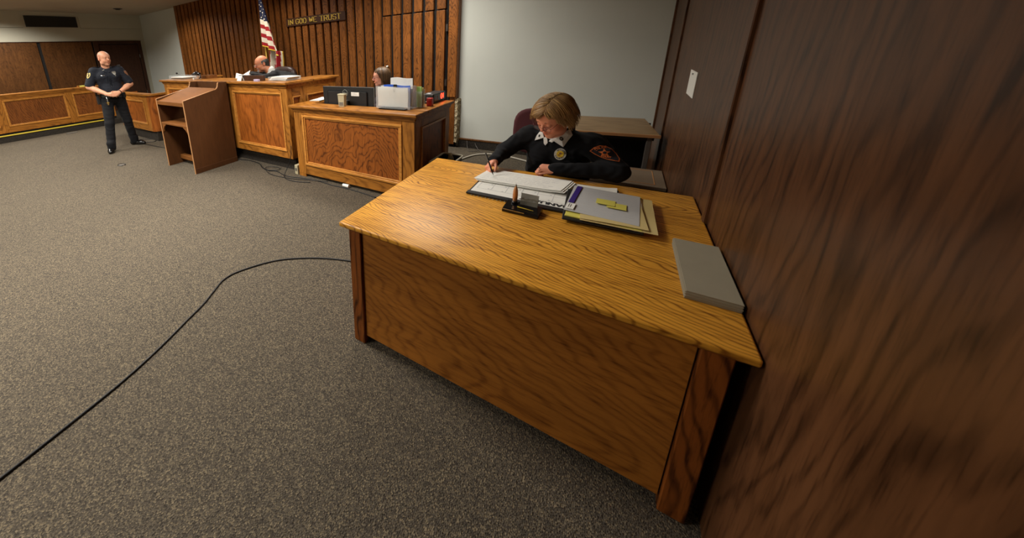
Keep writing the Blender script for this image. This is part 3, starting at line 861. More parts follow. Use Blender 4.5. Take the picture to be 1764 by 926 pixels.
# clerk's desk
cd = thing('clerks_desk', 'oak clerk desk with strongly figured front panel carrying the monitor', 'desk', (-2.37, 3.0, 0.0))
CX0, CX1, CZ = -0.86, 0.84, 0.95
bm = BM(); panel_mat = 'oak_panel'
panel_face(cd, Matrix.Translation((CX0, 0, 0)), CX1 - CX0, 0.04, CZ - 0.035, 0.14, 0.085, 0.13, 'oakZ', 'oakX', 'oak_panel', 0.026)
for x in (CX0, CX1 - 0.12):
    bm = BM(); box(bm, x, x + 0.12, 0.002, 0.03, 0.0, 0.039); part('foot', bm, 'oakZ', cd)
TR = frame_mat((CX1, 0.03, 0), (0, 1, 0), (-1, 0, 0), (0, 0, 1))
panel_face(cd, TR, 0.86, 0.02, CZ - 0.035, 0.12, 0.13, 0.1, 'oakZ', 'oakY', 'oak_panel2', 0.018)
TLf = frame_mat((CX0, 0.03, 0), (0, 1, 0), (1, 0, 0), (0, 0, 1))
panel_face(cd, TLf, 0.86, 0.02, CZ - 0.035, 0.12, 0.1, 0.1, 'oakZ', 'oakY', 'oak_panel2', 0.018)
bm = BM(); box(bm, CX0 - 0.045, CX1 + 0.045, -0.05, 0.22, CZ - 0.035, CZ, 0.009, seg=2); part('ledge', bm, 'oakX', cd)
for x0, x1 in ((CX1 - 0.17, CX1 + 0.045), (CX0 - 0.045, CX0 + 0.14)):
    bm = BM(); box(bm, x0, x1, 0.222, 0.92, CZ - 0.035, CZ, 0.009, seg=2); part('ledge', bm, 'oakY', cd)
bm = BM(); cornice(bm, CX0, CX1, 0, 0.9, CZ, 'frl'); part('cornice', bm, 'oakX', cd)
bm = BM(); box(bm, CX0 + 0.03, CX1 - 0.03, 0.03, 0.80, 0.76, 0.79); part('worktop', bm, 'laminate_grey', cd)

# lectern
LE = thing('lectern', 'brown wooden open lectern with sloping top standing before the bench', 'lectern', (-4.97, 2.62, 0.0))
lx0, lx1, ly0, ly1 = -0.40, 0.40, -0.345, 0.345
def side_outline():
    p = [(ly0, 0.0), (ly1, 0.0), (ly1, 1.225), (0.215, 1.225)]
    for a in np.linspace(0.0, 1.0, 7):
        p.append((0.205 - 0.02 * a - 0.055 * a * a, 1.215 - 0.085 * (1 - (1 - a) ** 2)))
    p += [(ly0, 1.035)]
    return p
for x in (lx0, lx1 - 0.022):
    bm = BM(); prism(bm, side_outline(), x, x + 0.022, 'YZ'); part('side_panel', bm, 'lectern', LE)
so = side_outline()[3:]
for x in (lx0, lx1 - 0.022):
    bm = BM()
    for (a, b) in zip(so, so[1:]):
        an = math.atan2(b[1] - a[1], b[0] - a[0]); L = math.hypot(b[0] - a[0], b[1] - a[1])
        T = Matrix.Translation((x, a[0], a[1])) @ Matrix.Rotation(an, 4, 'X')
        box(bm, -0.001, 0.023, -0.001, L + 0.001, -0.003, 0.001, T=T)
    box(bm, x - 0.001, x + 0.023, ly0 - 0.003, ly0, 0.0, 1.037)
    part('edge_band', bm, 'edge_band', LE, label='pale edge banding')
sl = math.atan2(1.13 - 0.985, 0.50)
T = Matrix.Translation((0, ly0 + 0.01, 0.985)) @ Matrix.Rotation(sl, 4, 'X')
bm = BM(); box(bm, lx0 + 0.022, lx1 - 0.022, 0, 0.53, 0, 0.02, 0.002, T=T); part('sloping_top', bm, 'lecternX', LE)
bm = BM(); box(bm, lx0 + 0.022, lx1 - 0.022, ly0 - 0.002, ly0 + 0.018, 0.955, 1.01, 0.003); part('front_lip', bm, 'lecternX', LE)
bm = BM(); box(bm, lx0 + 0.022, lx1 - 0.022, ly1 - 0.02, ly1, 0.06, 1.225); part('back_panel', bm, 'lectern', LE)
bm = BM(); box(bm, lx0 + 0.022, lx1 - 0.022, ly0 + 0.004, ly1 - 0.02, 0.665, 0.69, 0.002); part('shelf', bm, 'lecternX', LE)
for s in (-1, 1):
    pts = [(s * 0.378, 0.665), (s * 0.378, 0.53), (s * 0.362, 0.55), (s * 0.345, 0.59), (s * 0.305, 0.63), (s * 0.27, 0.645), (s * 0.25, 0.665)]
    bm = BM(); prism(bm, pts, ly0 + 0.006, ly0 + 0.026, 'XZ'); part('bracket', bm, 'lecternX', LE)
bm = BM(); box(bm, lx0 + 0.022, lx1 - 0.022, ly0 + 0.19, ly0 + 0.26, 0.07, 0.135, 0.003); part('stretcher', bm, 'lecternX', LE)
for x in (lx0 - 0.008, lx1):
    bm = BM(); box(bm, x, x + 0.008, ly0, ly1, 0, 0.075, 0.002); part('base_trim', bm, 'lectern', LE)

# foreground desk
dk = thing('officers_desk', 'large golden oak desk with grained top nearest the viewer', 'desk', (-0.31, 1.81, 0.0))
DX0, DX1, DY0, DY1 = -0.73, 0.705, -0.61, 0.61
bm = BM(); box(bm, DX0, DX1, DY0, DY1, 0.715, 0.74, 0.007, seg=3); part('desktop', bm, 'desk_top', dk, 'auto')
bm = BM(); box(bm, DX0 + 0.022, DX1 - 0.022, DY0 + 0.022, DY1 - 0.022, 0.698, 0.715, 0.004); part('under_moulding', bm, 'desk_frame', dk)
for x in (DX0 + 0.035, DX1 - 0.105):
    for y in (DY0 + 0.035, DY1 - 0.105):
        bm = BM(); box(bm, x, x + 0.07, y, y + 0.07, 0, 0.698, 0.003); part('corner_post', bm, 'desk_frameZ', dk)
bm = BM(); box(bm, DX0 + 0.11, DX1 - 0.11, DY0 + 0.05, DY0 + 0.07, 0.05, 0.697); part('front_panel', bm, 'desk_frame', dk)
bm = BM(); box(bm, DX0 + 0.05, DX0 + 0.07, DY0 + 0.105, DY1 - 0.105, 0.05, 0.697); part('side_panel', bm, 'desk_frame', dk)
bm = BM(); box(bm, DX1 - 0.07, DX1 - 0.05, DY0 + 0.105, DY1 - 0.105, 0.05, 0.697); part('side_panel', bm, 'desk_frame', dk)
# ------------------------------------------------------------------ things on the foreground desk
DT = 0.741   # just over the desktop
def sheet(bm, c, dx, dy, z, t=0.0012, nx=10, ny=6, fn=None, mi=0):
    """thin sheet; c = corner, dx/dy edge vectors (2D), fn(u,v) -> lift"""
    g = []
    for top in (1, 0):
        g.append([[bm.verts.new((c[0] + dx[0] * u / nx + dy[0] * v / ny, c[1] + dx[1] * u / nx + dy[1] * v / ny,
                                 z + (t if top else 0) + (fn(u / nx, v / ny) if fn else 0))) for v in range(ny + 1)] for u in range(nx + 1)])
    a, b = g
    def q(*v):
        f = bm.faces.new(v); f.material_index = mi
    for u in range(nx):
        for v in range(ny):
            q(a[u][v], a[u + 1][v], a[u + 1][v + 1], a[u][v + 1]); q(b[u][v + 1], b[u + 1][v + 1], b[u + 1][v], b[u][v])
    for u in range(nx):
        q(a[u + 1][0], a[u][0], b[u][0], b[u + 1][0]); q(a[u][ny], a[u + 1][ny], b[u + 1][ny], b[u][ny])
    for v in range(ny):
        q(a[0][v], a[0][v + 1], b[0][v + 1], b[0][v]); q(a[nx][v + 1], a[nx][v], b[nx][v], b[nx][v + 1])

def rot2(v, a): return (v[0] * math.cos(a) - v[1] * math.sin(a), v[0] * math.sin(a) + v[1] * math.cos(a))

pad = thing('desk_calendar', 'white calendar desk pad in a black holder under the papers', 'desk pad', (-0.62, 1.865, DT), 0.0)
bm = BM(); box(bm, 0, 0.70, 0, 0.45, 0.0, 0.004, 0.001); part('holder_board', bm, 'matt_black', pad)
bm = BM(); sheet(bm, (0.012, 0.02), (0.68, 0), (0, 0.42), 0.0045, 0.003, 24, 8, lambda u, v: 0.012 * max(0, u - 0.8) ** 2 * 25 * v); part('calendar_sheets', bm, 'paper', pad)
bm = BM(); box(bm, 0, 0.70, -0.004, 0.034, 0.004, 0.012, 0.002); part('holder_strip', bm, 'matt_black', pad)
bm = BM()
for i in range(8): box(bm, 0.03 + i * 0.078, 0.0315 + i * 0.078, 0.10, 0.40, 0.0078, 0.0083)
for j in range(5): box(bm, 0.03, 0.576, 0.10 + j * 0.075, 0.1012 + j * 0.075, 0.0078, 0.0083)
for i in range(7):
    for j in range(4): box(bm, 0.03 + i * 0.078 + 0.060, 0.03 + i * 0.078 + 0.068, 0.108 + j * 0.075, 0.116 + j * 0.075, 0.0078, 0.0083)
part('printed_grid', bm, 'ink_light', pad, kind='stuff')
bm = BM(); letters(bm, 'JANUARY', 0.030, frame_mat((0.50, 0.083, 0.0078), (-1.25, 0, 0), (0, -1, 0), (0, 0, 1)), 0.0006, 0.24, serif=True); part('month_lettering', bm, 'ink', pad, label='printed month name JANUARY, upside down to the viewer', kind='stuff')
bm = BM()
for i in range(14): box(bm, 0.03 + i * 0.02, 0.036 + i * 0.02, -0.012, -0.004, 0.0, 0.002)
part('fringe', bm, 'cream_plastic', pad, kind='stuff')

def ruled_sheet(name, label, c, dx, dy, z, group=None, fn=None, lines=9, mat='paper'):
    a = math.atan2(dx[1], dx[0]); L = math.hypot(*dx); H = math.hypot(*dy)
    p = thing(name, label, 'paper', (c[0], c[1], z), a, group)
    dyl = rot2(dy, -a)
    bm = BM(); sheet(bm, (0, 0), (L, 0), dyl, 0, 0.0012, 16, 8, fn); part('sheet', bm, mat, p)
    bm = BM()
    for k in range(lines):
        v = (k + 1.2) / (lines + 1.4); u0 = 0.05; u1 = random.uniform(0.7, 0.95)
        n = 8
        for i in range(n):
            if random.random() < 0.12: continue
            ua = u0 + (u1 - u0) * i / n; ub = u0 + (u1 - u0) * (i + 0.85) / n; um = (ua + ub) / 2
            z0 = 0.0013 + (fn(um, v) if fn else 0)
            box(bm, L * ua + dyl[0] * v, L * ub + dyl[0] * v, dyl[1] * v, dyl[1] * v + 0.0022, z0 - 0.0004, z0 + 0.0003)
    part('printed_lines', bm, 'ink_light', p, kind='stuff')
    return p
for k, (ox, oy) in enumerate(((0.018, -0.012), (0.009, -0.004), (0.0, 0.0))):
    lab = ['lowest sheet of the writing stack under the pen hand, corner peeping out', 'middle sheet of the writing stack under the pen hand', 'wide top sheet she is writing on with faint printed lines'][k]
    ruled_sheet('paper_sheet', lab, (-0.645 + ox, 2.075 + oy), (0.47, 0.015), (0.035, 0.215), DT + 0.014 + 0.003 * k, 'sheets she is writing on',
                lambda u, v, k=k: 0.006 * math.exp(-((1 - u) * 9) ** 2) * (1 - v) + 0.003 * math.exp(-(v * 5) ** 2) * u, lines=7)

fo = thing('black_binder', 'thin black binder under the folder pile on the right of the desk', 'binder', (-0.13, 1.765, DT + 0.0), 0.045)
bm = BM(); box(bm, 0, 0.30, 0, 0.40, 0.012, 0.022, 0.003); part('cover', bm, 'matt_black', fo)
yp = thing('yellow_legal_pad', 'yellow legal pad sticking out between binder and manila folder', 'note pad', (-0.122, 1.792, DT + 0.0225), -0.02)
bm = BM(); box(bm, 0, 0.285, 0, 0.405, 0, 0.006, 0.001); part('sheets', bm, 'yellow_pad', yp)
bm = BM(); box(bm, -0.001, 0.286, 0.39, 0.407, 0.0, 0.008, 0.001); part('binding', bm, 'yellow_pad', yp)
mf = thing('manila_folder', 'cream manila folder splayed under the grey cover sheet', 'folder', (-0.06, 1.768, DT + 0.029), 0.02)
bm = BM(); sheet(bm, (0, 0), (0.275, 0.01), (0.005, 0.40), 0.0, 0.0012, 8, 6, lambda u, v: -0.004 * u); part('back_leaf', bm, 'manila', mf)
bm = BM(); sheet(bm, (0, 0.01), (0.245, 0.012), (-0.02, 0.395), 0.003, 0.0012, 8, 6, lambda u, v: 0.002 * math.sin(u * 3)); part('front_leaf', bm, 'manila', mf)
bm = BM(); box(bm, 0.02, 0.235, 0.025, 0.38, 0.0014, 0.0029); part('inner_sheets', bm, 'paper', mf)
cs = ruled_sheet('cover_sheet', 'grey-white stapled sheets with faint print on top of the folder pile', (-0.132, 1.835), (0.285, -0.020), (0.012, 0.365), DT + 0.0345, None, None, 11, 'paper_grey')
bm = BM(); box(bm, 0.002, 0.026, 0.10, 0.35, 0.003, 0.006, 0.001); part('purple_strip', bm, 'purple', cs, label='purple plastic strip along its left edge')
bm = BM(); box(bm, 0.004, 0.038, 0.015, 0.085, 0.003, 0.007, 0.001); part('paper_tab', bm, 'paper', cs)
bm = BM(); tube(bm, [(0.012, 0.03, 0.008), (0.012, 0.07, 0.008), (0.02, 0.07, 0.008), (0.02, 0.03, 0.008)], 0.0009, 5); part('paper_clip', bm, 'steel', cs)
st = thing('sticky_note', 'yellow sticky note on the grey cover sheet', 'sticky note', (-0.012, 1.975, DT + 0.039), -0.03)
bm = BM(); sheet(bm, (0, 0), (0.076, 0), (0, 0.076), 0.0, 0.0006, 5, 5, lambda u, v: 0.004 * (1 - v) ** 3); part('leaf', bm, 'yellow_pad', st)
s2 = thing('sticky_note', 'second yellow sticky note overlapping the first to its right', 'sticky note', (0.032, 1.950, DT + 0.0385), -0.03)
bm = BM(); sheet(bm, (0, 0), (0.076, 0), (0, 0.076), 0.0, 0.0006, 5, 5, lambda u, v: 0.003 * (1 - v) ** 3); part('leaf', bm, 'yellow_pad', s2)

ps = thing('pen_stand', 'glossy black desk pen stand with upright copper cartridge in front of the calendar', 'pen stand', (-0.305, 1.785, DT), -0.05)
bm = BM(); prism(bm, [(-0.05, 0), (0.05, 0), (0.05, 0.026), (-0.035, 0.018), (-0.05, 0.01)], -0.083, 0.083, 'YZ'); part('base', bm, 'gloss_black', ps)
bm = BM(); box(bm, -0.08, 0.02, -0.047, -0.044, 0.012, 0.015); part('trim_line', bm, 'chrome', ps)
bm = BM(); lathe(bm, [(0.014, 0), (0.016, 0.008), (0.012, 0.014), (0.007, 0.014)], 16, (-0.045, 0.03, 0.022)); part('socket', bm, 'gloss_black', ps, True)
bm = BM(); lathe(bm, [(0.0085, 0), (0.0115, 0.012), (0.0125, 0.035), (0.0115, 0.058), (0.008, 0.074), (0.0045, 0.082)], 18, (-0.045, 0.03, 0.034)); part('cartridge', bm, 'copper', ps, 'auto', label='copper pointed cartridge standing in the socket')
bm = BM(); lathe(bm, [(0.0046, 0), (0.0042, 0.006), (0.0008, 0.016)], 12, (-0.045, 0.03, 0.116)); part('tip', bm, 'chrome', ps, True)
T = Matrix.Translation((0.012, 0.032, 0.022)) @ Matrix.Rotation(-0.25, 4, 'X')
bm = BM(); box(bm, -0.032, 0.05, -0.002, 0.002, 0.0, 0.062, 0.001, T=T); part('name_plaque', bm, 'smoke', ps, label='small smoky clear plaque')
bm = BM(); tube(bm, [(-0.02, -0.012, 0.026), (0.055, -0.02, 0.026)], [0.003, 0.0042, 0.004, 0.001], 8); part('gold_bar', bm, 'gold', ps)

bx = thing('paper_stack', 'blurred white paper stack at the near right corner of the desk', 'paper stack', (0.262, 1.40, DT), 0.0)
bm = BM()
for k in range(9):
    dx = random.uniform(-0.002, 0.002)
    box(bm, dx, 0.128 + dx, random.uniform(0, 0.004), 0.39, 0.003 * k + 0.0002, 0.003 * k + 0.003)
part('sheets', bm, 'paper_beige', bx, kind='stuff')

# ------------------------------------------------------------------ things behind the desk on the right
tb = thing('folding_table', 'wood-laminate table standing by the pale wall behind the seated woman', 'table', (-0.12, 4.19, 0.0), 0.10)
bm = BM(); box(bm, -0.43, 0.43, -0.38, 0.38, 0.715, 0.74, 0.003); part('tabletop', bm, 'laminate', tb)
bm = BM(); box(bm, -0.435, 0.435, -0.387, -0.378, 0.713, 0.741, 0.002); part('edge_band', bm, 'edge_band', tb)
for x, y in ((-0.37, -0.33), (0.37, -0.33), (-0.37, 0.33), (0.37, 0.33)):
    bm = BM(); box(bm, x - 0.017, x + 0.017, y - 0.017, y + 0.017, 0, 0.714, 0.003); part('leg', bm, 'grey_metal', tb)
bm = BM(); box(bm, -0.42, 0.47, 0.30, 0.31, 0.03, 0.71); part('modesty_panel', bm, 'recess', tb)
bm = BM(); box(bm, -0.40, 0.40, -0.345, -0.315, 0.68, 0.714); part('apron', bm, 'black', tb)
lt = thing('low_cabinet', 'low cabinet with framed grey-brown top below the laminate table', 'cabinet', (0.03, 3.62, 0.0))
bm = BM(); box(bm, -0.36, 0.365, -0.28, 0.17, 0.42, 0.45, 0.004); part('top', bm, 'laminate_grey', lt)
bm = BM()
for a in ((-0.30, 0.30, -0.235, -0.228), (-0.30, 0.30, 0.118, 0.125), (-0.30, -0.293, -0.235, 0.125), (0.293, 0.30, -0.235, 0.125)):
    box(bm, *a, 0.45, 0.4525, 0.001)
part('inlay', bm, 'edge_band', lt)
bm = BM(); box(bm, -0.34, 0.345, -0.26, 0.16, 0.0, 0.419); part('carcase', bm, 'black', lt)
for x0, x1 in ((-0.335, -0.002), (0.002, 0.34)):
    bm = BM(); box(bm, x0, x1, -0.275, -0.261, 0.03, 0.41, 0.002); dr = part('door', bm, 'matt_black', lt)
    bm = BM(); hx = (x0 + 0.30) if x0 < -0.1 else (x0 + 0.03); tube(bm, [(hx, -0.276, 0.30), (hx, -0.29, 0.30), (hx, -0.29, 0.36), (hx, -0.276, 0.36)], 0.004, 6); part('handle', bm, 'grey_metal', dr)

# maroon office chair the woman sits on
ch = thing('office_chair', 'maroon fabric office chair behind the seated woman', 'chair', (-0.42, 2.86, 0.0))
bm = BM()
N = 28
out = [(0.215 * (abs(math.cos(a)) ** 0.55) * (1 if math.cos(a) > 0 else -1), 0.19 * (abs(math.sin(a)) ** 0.6) * (1 if math.sin(a) > 0 else -1)) for a in np.linspace(0, 2 * PI, N, endpoint=False)]
rings = []
for (y, s) in ((0.03, 0.86), (0.02, 0.96), (0.0, 1.0), (-0.02, 0.96), (-0.03, 0.86)):
    rings.append([bm.verts.new((p[0] * s, 0.16 + y + 0.12 * p[0] ** 2 * -3, 0.875 + p[1] * s)) for p in out])
for A, B in zip(rings, rings[1:]):
    for k in range(N): bm.faces.new((A[k], A[(k + 1) % N], B[(k + 1) % N], B[k]))
bm.faces.new(rings[0][::-1]); bm.faces.new(rings[-1])
part('backrest', bm, 'maroon', ch, True)
bm = BM()
rings = []
for (z, s) in ((0.40, 0.9), (0.41, 0.98), (0.44, 1.0), (0.465, 0.97), (0.475, 0.88)):
    rings.append([bm.verts.new((p[0] * s, -0.10 + p[1] * 1.22 * s, z)) for p in out])
for A, B in zip(rings, rings[1:]):
    for k in range(N): bm.faces.new((A[k], A[(k + 1) % N], B[(k + 1) % N], B[k]))
bm.faces.new(rings[0][::-1]); bm.faces.new(rings[-1])
part('seat', bm, 'maroon', ch, True)
bm = BM(); tube(bm, [(0, 0.0, 0.39), (0, 0.17, 0.40), (0, 0.225, 0.48), (0, 0.215, 0.86)], [0.016, 0.016, 0.016, 0.016], 8, smooth=5); part('back_bar', bm, 'black', ch, True)
bm = BM(); tube(bm, [(0, -0.05, 0.10), (0, -0.05, 0.40)], 0.024, 12); part('column', bm, 'black', ch, True)
for k in range(5):
    a = 2 * PI * k / 5 + 0.3
    bm = BM(); tube(bm, [(0, -0.05, 0.10), (0.25 * math.cos(a), -0.05 + 0.25 * math.sin(a), 0.075)], [0.022, 0.014], 8); lg = part('leg', bm, 'black', ch, True)
    bm = BM(); ball(bm, (0.25 * math.cos(a), -0.05 + 0.25 * math.sin(a), 0.032), 0.031); part('caster', bm, 'black', lg, True)

ck_chair = bpy.data.objects.new('office_chair', None); link(ck_chair); ck_chair.location = (-2.36, 4.22, 0.0); ck_chair.rotation_euler = (0, 0, -0.9)
tag(ck_chair, 'office chair under the clerk, hidden behind the clerk desk', 'chair')
for c0 in list(ch.children):
    c1 = c0.copy(); link(c1, ck_chair)
    for g0 in c0.children:
        g1 = g0.copy(); link(g1, c1)
# waste basket between the desks
wbk = thing('waste_basket', 'dark waste basket with pale rim standing between the two desks', 'waste basket', (-1.375, 3.44, 0.0))
bm = BM()
def rrect(sx, sy, r, z, n=5):
    p = []
    for cx, cy, a0 in ((sx - r, sy - r, 0), (-sx + r, sy - r, PI / 2), (-sx + r, -sy + r, PI), (sx - r, -sy + r, 1.5 * PI)):
        for k in range(n): p.append((cx + r * math.cos(a0 + PI / 2 * k / (n - 1)), cy + r * math.sin(a0 + PI / 2 * k / (n - 1)), z))
    return p
R0 = [[bm.verts.new(q) for q in rrect(*a)] for a in ((0.085, 0.16, 0.03, 0.005), (0.115, 0.205, 0.04, 0.38), (0.11, 0.20, 0.04, 0.38), (0.082, 0.157, 0.03, 0.012))]
for A, B in zip(R0, R0[1:]):
    for k in range(len(A)): bm.faces.new((A[k], A[(k + 1) % len(A)], B[(k + 1) % len(A)], B[k]))
bm.faces.new(R0[0][::-1]); bm.faces.new(R0[-1]); part('bin', bm, 'matt_black', wbk, 'auto')
bm = BM(); tube(bm, rrect(0.116, 0.206, 0.04, 0.382), 0.011, 6, closed=True); part('rim', bm, 'beige_metal', wbk, True)
bg = thing('crumpled_paper', 'crumpled pale paper standing up at the back of the waste basket', 'paper', (-1.39, 3.60, 0.0135))
bm = BM(); r_ = bmesh.ops.create_icosphere(bm, subdivisions=3, radius=1.0)
for v in bm.verts:
    n = 1 + 0.28 * math.sin(v.co.x * 7 + v.co.y * 4) * math.sin(v.co.z * 6 + 1) + random.uniform(-0.08, 0.08)
    v.co = Vector((v.co.x * 0.045 * n, v.co.y * 0.035 * n, 0.20 + v.co.z * 0.20 * (0.85 + 0.15 * n)))
part('ball', bm, 'cream_plastic', bg)

# ------------------------------------------------------------------ on the clerk's desk
LZ = 0.951
mo = thing('computer_monitor', 'wide black monitor seen from the back on the clerk desk', 'monitor', (-2.555, 3.275, 0.0))
bm = BM(); prism(bm, [(-0.372, 0.83), (0.372, 0.83), (0.378, 1.155), (-0.378, 1.155)], -0.016, 0.0, 'XZ'); box(bm, -0.30, 0.30, -0.03, -0.014, 0.86, 1.11, 0.012); part('back_shell', bm, 'matt_black', mo)
bm = BM(); box(bm, -0.381, 0.381, -0.010, 0.006, 1.152, 1.160, 0.002)
for s in (-1, 1):
    T = Matrix.Translation((s * 0.374, 0, 0.83)) @ Matrix.Rotation(s * 0.018, 4, 'Y'); box(bm, -0.004, 0.004, -0.010, 0.006, 0, 0.325, 0.001, T=T)
part('silver_rim', bm, 'steel', mo)
bm = BM(); box(bm, -0.366, 0.366, 0.001, 0.004, 0.845, 1.145); part('screen', bm, 'gloss_black', mo)
bm = BM(); lathe(bm, [(0.034, 0), (0.034, 0.003), (0.040, 0.003), (0.040, 0)], 28, T=Matrix.Translation((-0.015, -0.030, 1.088)) @ Matrix.Rotation(PI / 2, 4, 'X'))
bmesh.ops.delete(bm, geom=[f for f in bm.faces if len(f.verts) > 4], context='FACES')
wl = letters(BM(), 'DELL', 0.018, Matrix.Identity(4))
letters(bm, 'DELL', 0.018, frame_mat((-0.015 - wl / 2, -0.0305, 1.079), (1, 0, 0), (0, 0, 1), (0, -1, 0)), 0.002, 0.2); part('logo', bm, 'chrome', mo, label='round silver logo on the back', kind='stuff')
bm = BM(); box(bm, 0.075, 0.19, -0.033, -0.0302, 1.055, 1.10, 0.001); lb = part('label_plate', bm, 'paper', mo, label='white asset sticker')
bm = BM()
for k in range(3): box(bm, 0.085, 0.18 - 0.02 * k, -0.0335, -0.0329, 1.064 + k * 0.011, 1.068 + k * 0.011)
part('sticker_print', bm, 'ink_light', lb, kind='stuff')
bm = BM(); box(bm, -0.01, 0.045, -0.033, -0.0302, 0.992, 1.004, 0.002); part('badge', bm, 'steel', mo)
bm = BM(); box(bm, -0.04, 0.04, -0.06, -0.031, 0.80, 1.0, 0.006); part('stand_neck', bm, 'matt_black', mo)
bm = BM(); box(bm, -0.14, 0.14, -0.040, 0.16, 0.7905, 0.802, 0.004); part('stand_base', bm, 'matt_black', mo)

sp = thing('desk_speaker', 'small cream plastic box standing before the monitor', 'speaker', (-2.520, 3.115, LZ), 0.05)
bm = BM(); prism(bm, [(-0.036, 0), (0.036, 0), (0.044, 0.125), (-0.044, 0.125)], -0.02, 0.03, 'XZ'); part('body', bm, 'cream_plastic', sp)
bm = BM(); box(bm, -0.046, 0.05, -0.024, 0.034, 0.125, 0.145, 0.004); part('top_cap', bm, 'cream_plastic', sp)
bm = BM(); box(bm, -0.03, 0.03, -0.022, -0.0195, 0.01, 0.05, 0.001); part('front_panel', bm, 'steel', sp)

fh = thing('file_holder', 'clear acrylic file holder crammed with papers beside the monitor', 'file holder', (-1.875, 3.18, LZ))
bm = BM(); box(bm, -0.205, 0.205, -0.012, -0.008, 0, 0.235); box(bm, -0.205, 0.205, 0.135, 0.139, 0, 0.235); box(bm, -0.209, -0.205, -0.012, 0.139, 0, 0.235); box(bm, 0.205, 0.209, -0.012, 0.139, 0, 0.235); box(bm, -0.205, 0.205, -0.008, 0.135, 0, 0.004)
part('acrylic_box', bm, 'acrylic', fh)
def wavy(name, label, x0, x1, z0, z1, y, mat, cat='paper', amp=0.003, tilt=0.0, group=None):
    p = thing(name, label, cat, (-1.875, 3.18 + y, LZ + z0), 0.0, group)
    bm = BM(); g = []
    n, m = 12, 8
    for s in (0, 1):
        g.append([[bm.verts.new((x0 + (x1 - x0) * u / n, amp * math.sin(u * 0.9 + v * 0.7) + 0.006 * s + tilt * v / m, (z1 - z0) * v / m + 0.006 * math.sin(u * 0.5) * v / m)) for v in range(m + 1)] for u in range(n + 1)])
    for u in range(n):
        for v in range(m):
            for s in (0, 1): bm.faces.new((g[s][u][v], g[s][u + 1][v], g[s][u + 1][v + 1], g[s][u][v + 1]))
        bm.faces.new((g[0][u][0], g[0][u + 1][0], g[1][u + 1][0], g[1][u][0])); bm.faces.new((g[0][u][m], g[0][u + 1][m], g[1][u + 1][m], g[1][u][m]))
    for v in range(m):
        bm.faces.new((g[0][0][v], g[0][0][v + 1], g[1][0][v + 1], g[1][0][v])); bm.faces.new((g[0][n][v], g[0][n][v + 1], g[1][n][v + 1], g[1][n][v]))
    part('sheets', bm, mat, p); return p
wavy('paper_bundle', 'crumpled white papers pressed against the front of the file holder', -0.192, 0.175, 0.02, 0.225, 0.005, 'paper', 'paper')
wavy('blue_folder', 'blue folder edge showing along the top of the file holder', -0.13, 0.19, 0.02, 0.246, 0.030, 'blue', 'folder', 0.001)
wavy('paper_sheet', 'white sheet standing highest at the back of the file holder', -0.08, 0.185, 0.02, 0.315, 0.085, 'paper', 'paper', 0.002, 0.01)
wavy('paper_bundle', 'grey papers in the middle of the file holder behind the blue folder', -0.18, 0.17, 0.02, 0.235, 0.055, 'paper_grey', 'paper')
bc = thing('binder_clip', 'small black binder clip gripping the blue folder', 'clip', (-1.86, 3.197, LZ + 0.235))
bm = BM(); prism(bm, [(-0.010, -0.022), (0.026, -0.022), (0.016, 0.018), (0.002, 0.018)], -0.017, 0.017, 'YZ'); part('body', bm, 'gloss_black', bc)
bm = BM(); tube(bm, [(-0.010, -0.0145, -0.018), (-0.006, -0.018, -0.055), (0.006, -0.018, -0.055), (0.010, -0.0145, -0.018)], 0.0013, 5); part('handle', bm, 'steel', bc)
cb = thing('card_holder', 'clear acrylic caddy with sticky notes at the end of the clerk ledge', 'holder', (-1.645, 3.36, LZ))
bm = BM(); box(bm, -0.038, 0.038, -0.04, -0.036, 0, 0.17); box(bm, -0.038, 0.038, 0.036, 0.04, 0, 0.19); box(bm, 0.034, 0.038, -0.036, 0.036, 0, 0.18); box(bm, -0.038, -0.034, -0.036, 0.036, 0, 0.18); box(bm, -0.034, 0.034, -0.036, 0.036, 0, 0.004)
part('acrylic_box', bm, 'acrylic', cb)
for nm, lab, x, y, h, m in (('green_note', 'pale green note sheet in the acrylic caddy', -0.02, -0.02, 0.215, 'green_note'), ('cream_note', 'cream note sheet in the acrylic caddy behind the green one', 0.0, 0.02, 0.20, 'manila'), ('grey_note', 'grey envelope standing in the acrylic caddy', 0.01, 0.0, 0.17, 'laminate_grey')):
    n = thing(nm, lab, 'paper', (-1.645 + x * 0.1, 3.36 + y, LZ + 0.005))
    bm = BM(); box(bm, -0.028, 0.028, -0.004, 0.004, 0, h, 0.001); part('sheet', bm, m, n)
rc = thing('red_tape_dispenser', 'small bright red box beside the black timer', 'box', (-1.585, 3.47, LZ))
bm = BM(); box(bm, -0.03, 0.03, -0.025, 0.03, 0, 0.085, 0.006, seg=2); part('case', bm, 'red_plastic', rc)
bm = BM(); box(bm, -0.015, 0.015, -0.03, -0.0245, 0.02, 0.07, 0.002); part('flap', bm, 'red_plastic', rc)
ck = thing('digital_timer', 'black box timer with red digits on the right ledge of the clerk desk', 'timer', (-1.675, 3.77, LZ))
bm = BM(); box(bm, -0.068, 0.068, -0.17, 0.17, 0.012, 0.105, 0.006); part('case', bm, 'matt_black', ck)
bm = BM(); box(bm, -0.06, 0.06, -0.16, 0.16, 0.0, 0.0125); part('feet', bm, 'black', ck)
bm = BM(); box(bm, 0.068, 0.071, -0.15, 0.16, 0.022, 0.095); part('display_window', bm, 'gloss_black', ck)
bm = BM(); Tk = frame_mat((0.0712, 0.035, 0.036), (0, 1, 0), (0, 0, 1), (1, 0, 0)); letters(bm, '04', 0.05, Tk, 0.0012, 0.28, gap=1.2); part('bright_digits', bm, 'led', ck, label='bright red digits 04')
